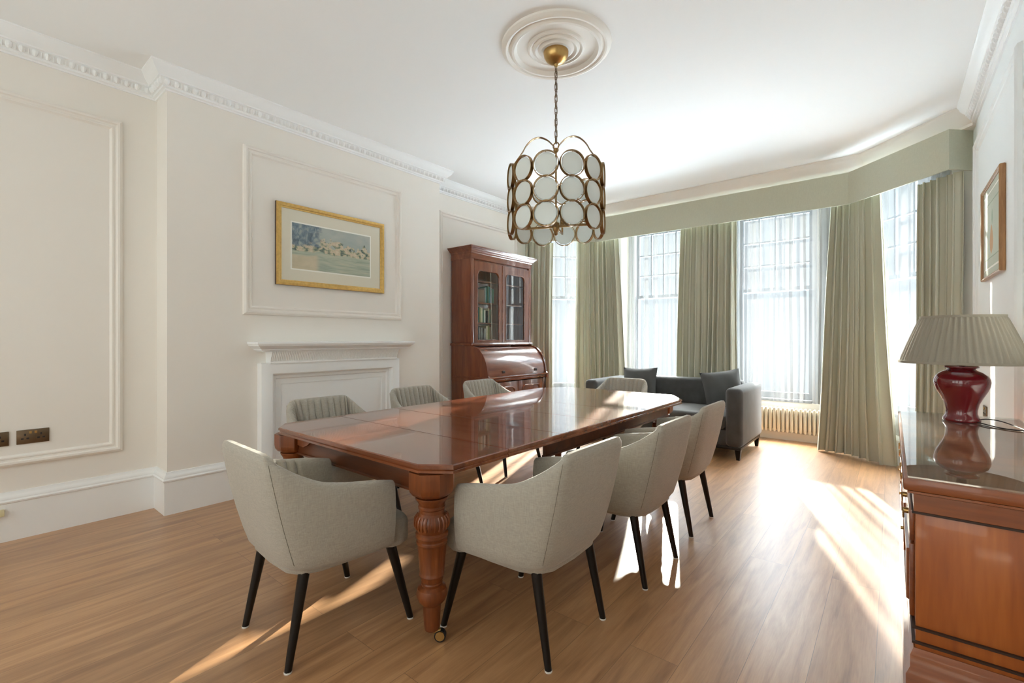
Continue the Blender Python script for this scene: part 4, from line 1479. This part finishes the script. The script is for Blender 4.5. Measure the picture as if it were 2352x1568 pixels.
m = MB(); m.box(SBX + .004, SR - .004, SBY0 + .006, SBY1 - .006, SBZ + .0005, SBZ + .0065, .001)
gt = m.build('glass_top', M['glass_top'], None, 0)
tag(recentre(gt), 'clear plate glass sheet lying on top of the sideboard', 'glass sheet')

LXY = (.262, 3.165)
GZ = SBZ + .007
lp_ = thing('table_lamp', 'table lamp with oxblood ceramic baluster base and pleated linen shade on the sideboard', 'lamp', (*LXY, GZ))
m = MB()
prof = [(0, 0), (.068, 0), (.070, .004), (.069, .014), (.062, .024), (.0575, .040), (.058, .055), (.064, .085), (.077, .115), (.092, .145), (.101, .17), (.104, .19), (.102, .205), (.094, .222), (.075, .238), (.056, .247), (.051, .252), (.054, .257), (.063, .260), (.064, .266), (.058, .270), (.03, .272), (0, .272)]
m.lathe(prof, n=48)
m.build('ceramic_base', M['red'], lp_, 50)
m = MB(); m.lathe([(0, .271), (.018, .271), (.018, .283), (.012, .285), (.012, .296), (0, .296)], n=20)
m.build('brass_neck', M['chrome'], lp_, 40)
m = MB(); m.lathe([(0, .280), (.017, .280), (.019, .300), (.017, .335), (0, .338)], n=20)
m.build('lamp_holder', M['black'], lp_, 40)
m = MB()
npl = 52
rows = []
zs0, zs1, r0, r1 = .282, .512, .236, .152
for f in [k / 10 for k in range(11)]:
    ring = []
    for i in range(npl * 6):
        a = 2 * math.pi * i / (npl * 6)
        ph = (i % 6) / 6
        r = (r0 + (r1 - r0) * f) + .004 * math.sin(2 * math.pi * ph) * (1 if .03 < f < .97 else .3) + .012 * math.sin(math.pi * f) * .2
        ring.append((r * math.cos(a), r * math.sin(a), zs0 + (zs1 - zs0) * f))
    rows.append(ring)
inner = [[(x * .985, y * .985, z) for x, y, z in r] for r in rows]
m.grid(rows + inner[::-1], close_u=True, close_v=True)
sh = m.build('lamp_shade', M['shade'], lp_, 60)
m = MB()
for r, z in ((r0 + .003, zs0 + .004), (r1 + .003, zs1 - .004)):
    m.lathe([(r - .004, z - .006), (r + .002, z - .006), (r + .002, z + .006), (r - .004, z + .006)], n=72, cap=False)
    m.grid([[( (r - .004) * math.cos(2 * math.pi * i / 72), (r - .004) * math.sin(2 * math.pi * i / 72), z + s) for i in range(72)] for s in (-.006, .006)], close_u=True)
m.build('shade_trim', M['shade'], sh, 40)
m = MB()
for k in range(3):
    a = 2 * math.pi * k / 3
    m.tube([(.018 * math.cos(a), .018 * math.sin(a), .33), (.149 * math.cos(a), .149 * math.sin(a), .49)], .0016, 5)
m.build('shade_carrier', M['chrome'], sh, 40)
m = MB()
cp = catmull([(.060, -.028, .014), (.085, -.030, .020), (.125, -.045, .018), (.165, -.10, .008), (.19, -.20, .003), (.205, -.32, .003), (.222, -.45, .003), (.2275, -.52, .003)], 6)
m.tube(cp, .0026, 7)
cp = catmull([(.050, -.052, .006), (.075, -.10, .0035), (.11, -.17, .003), (.15, -.205, .003), (.192, -.205, .004)], 6)
m.tube(cp, .0026, 7)
m.build('cord', M['black'], lp_, 50)
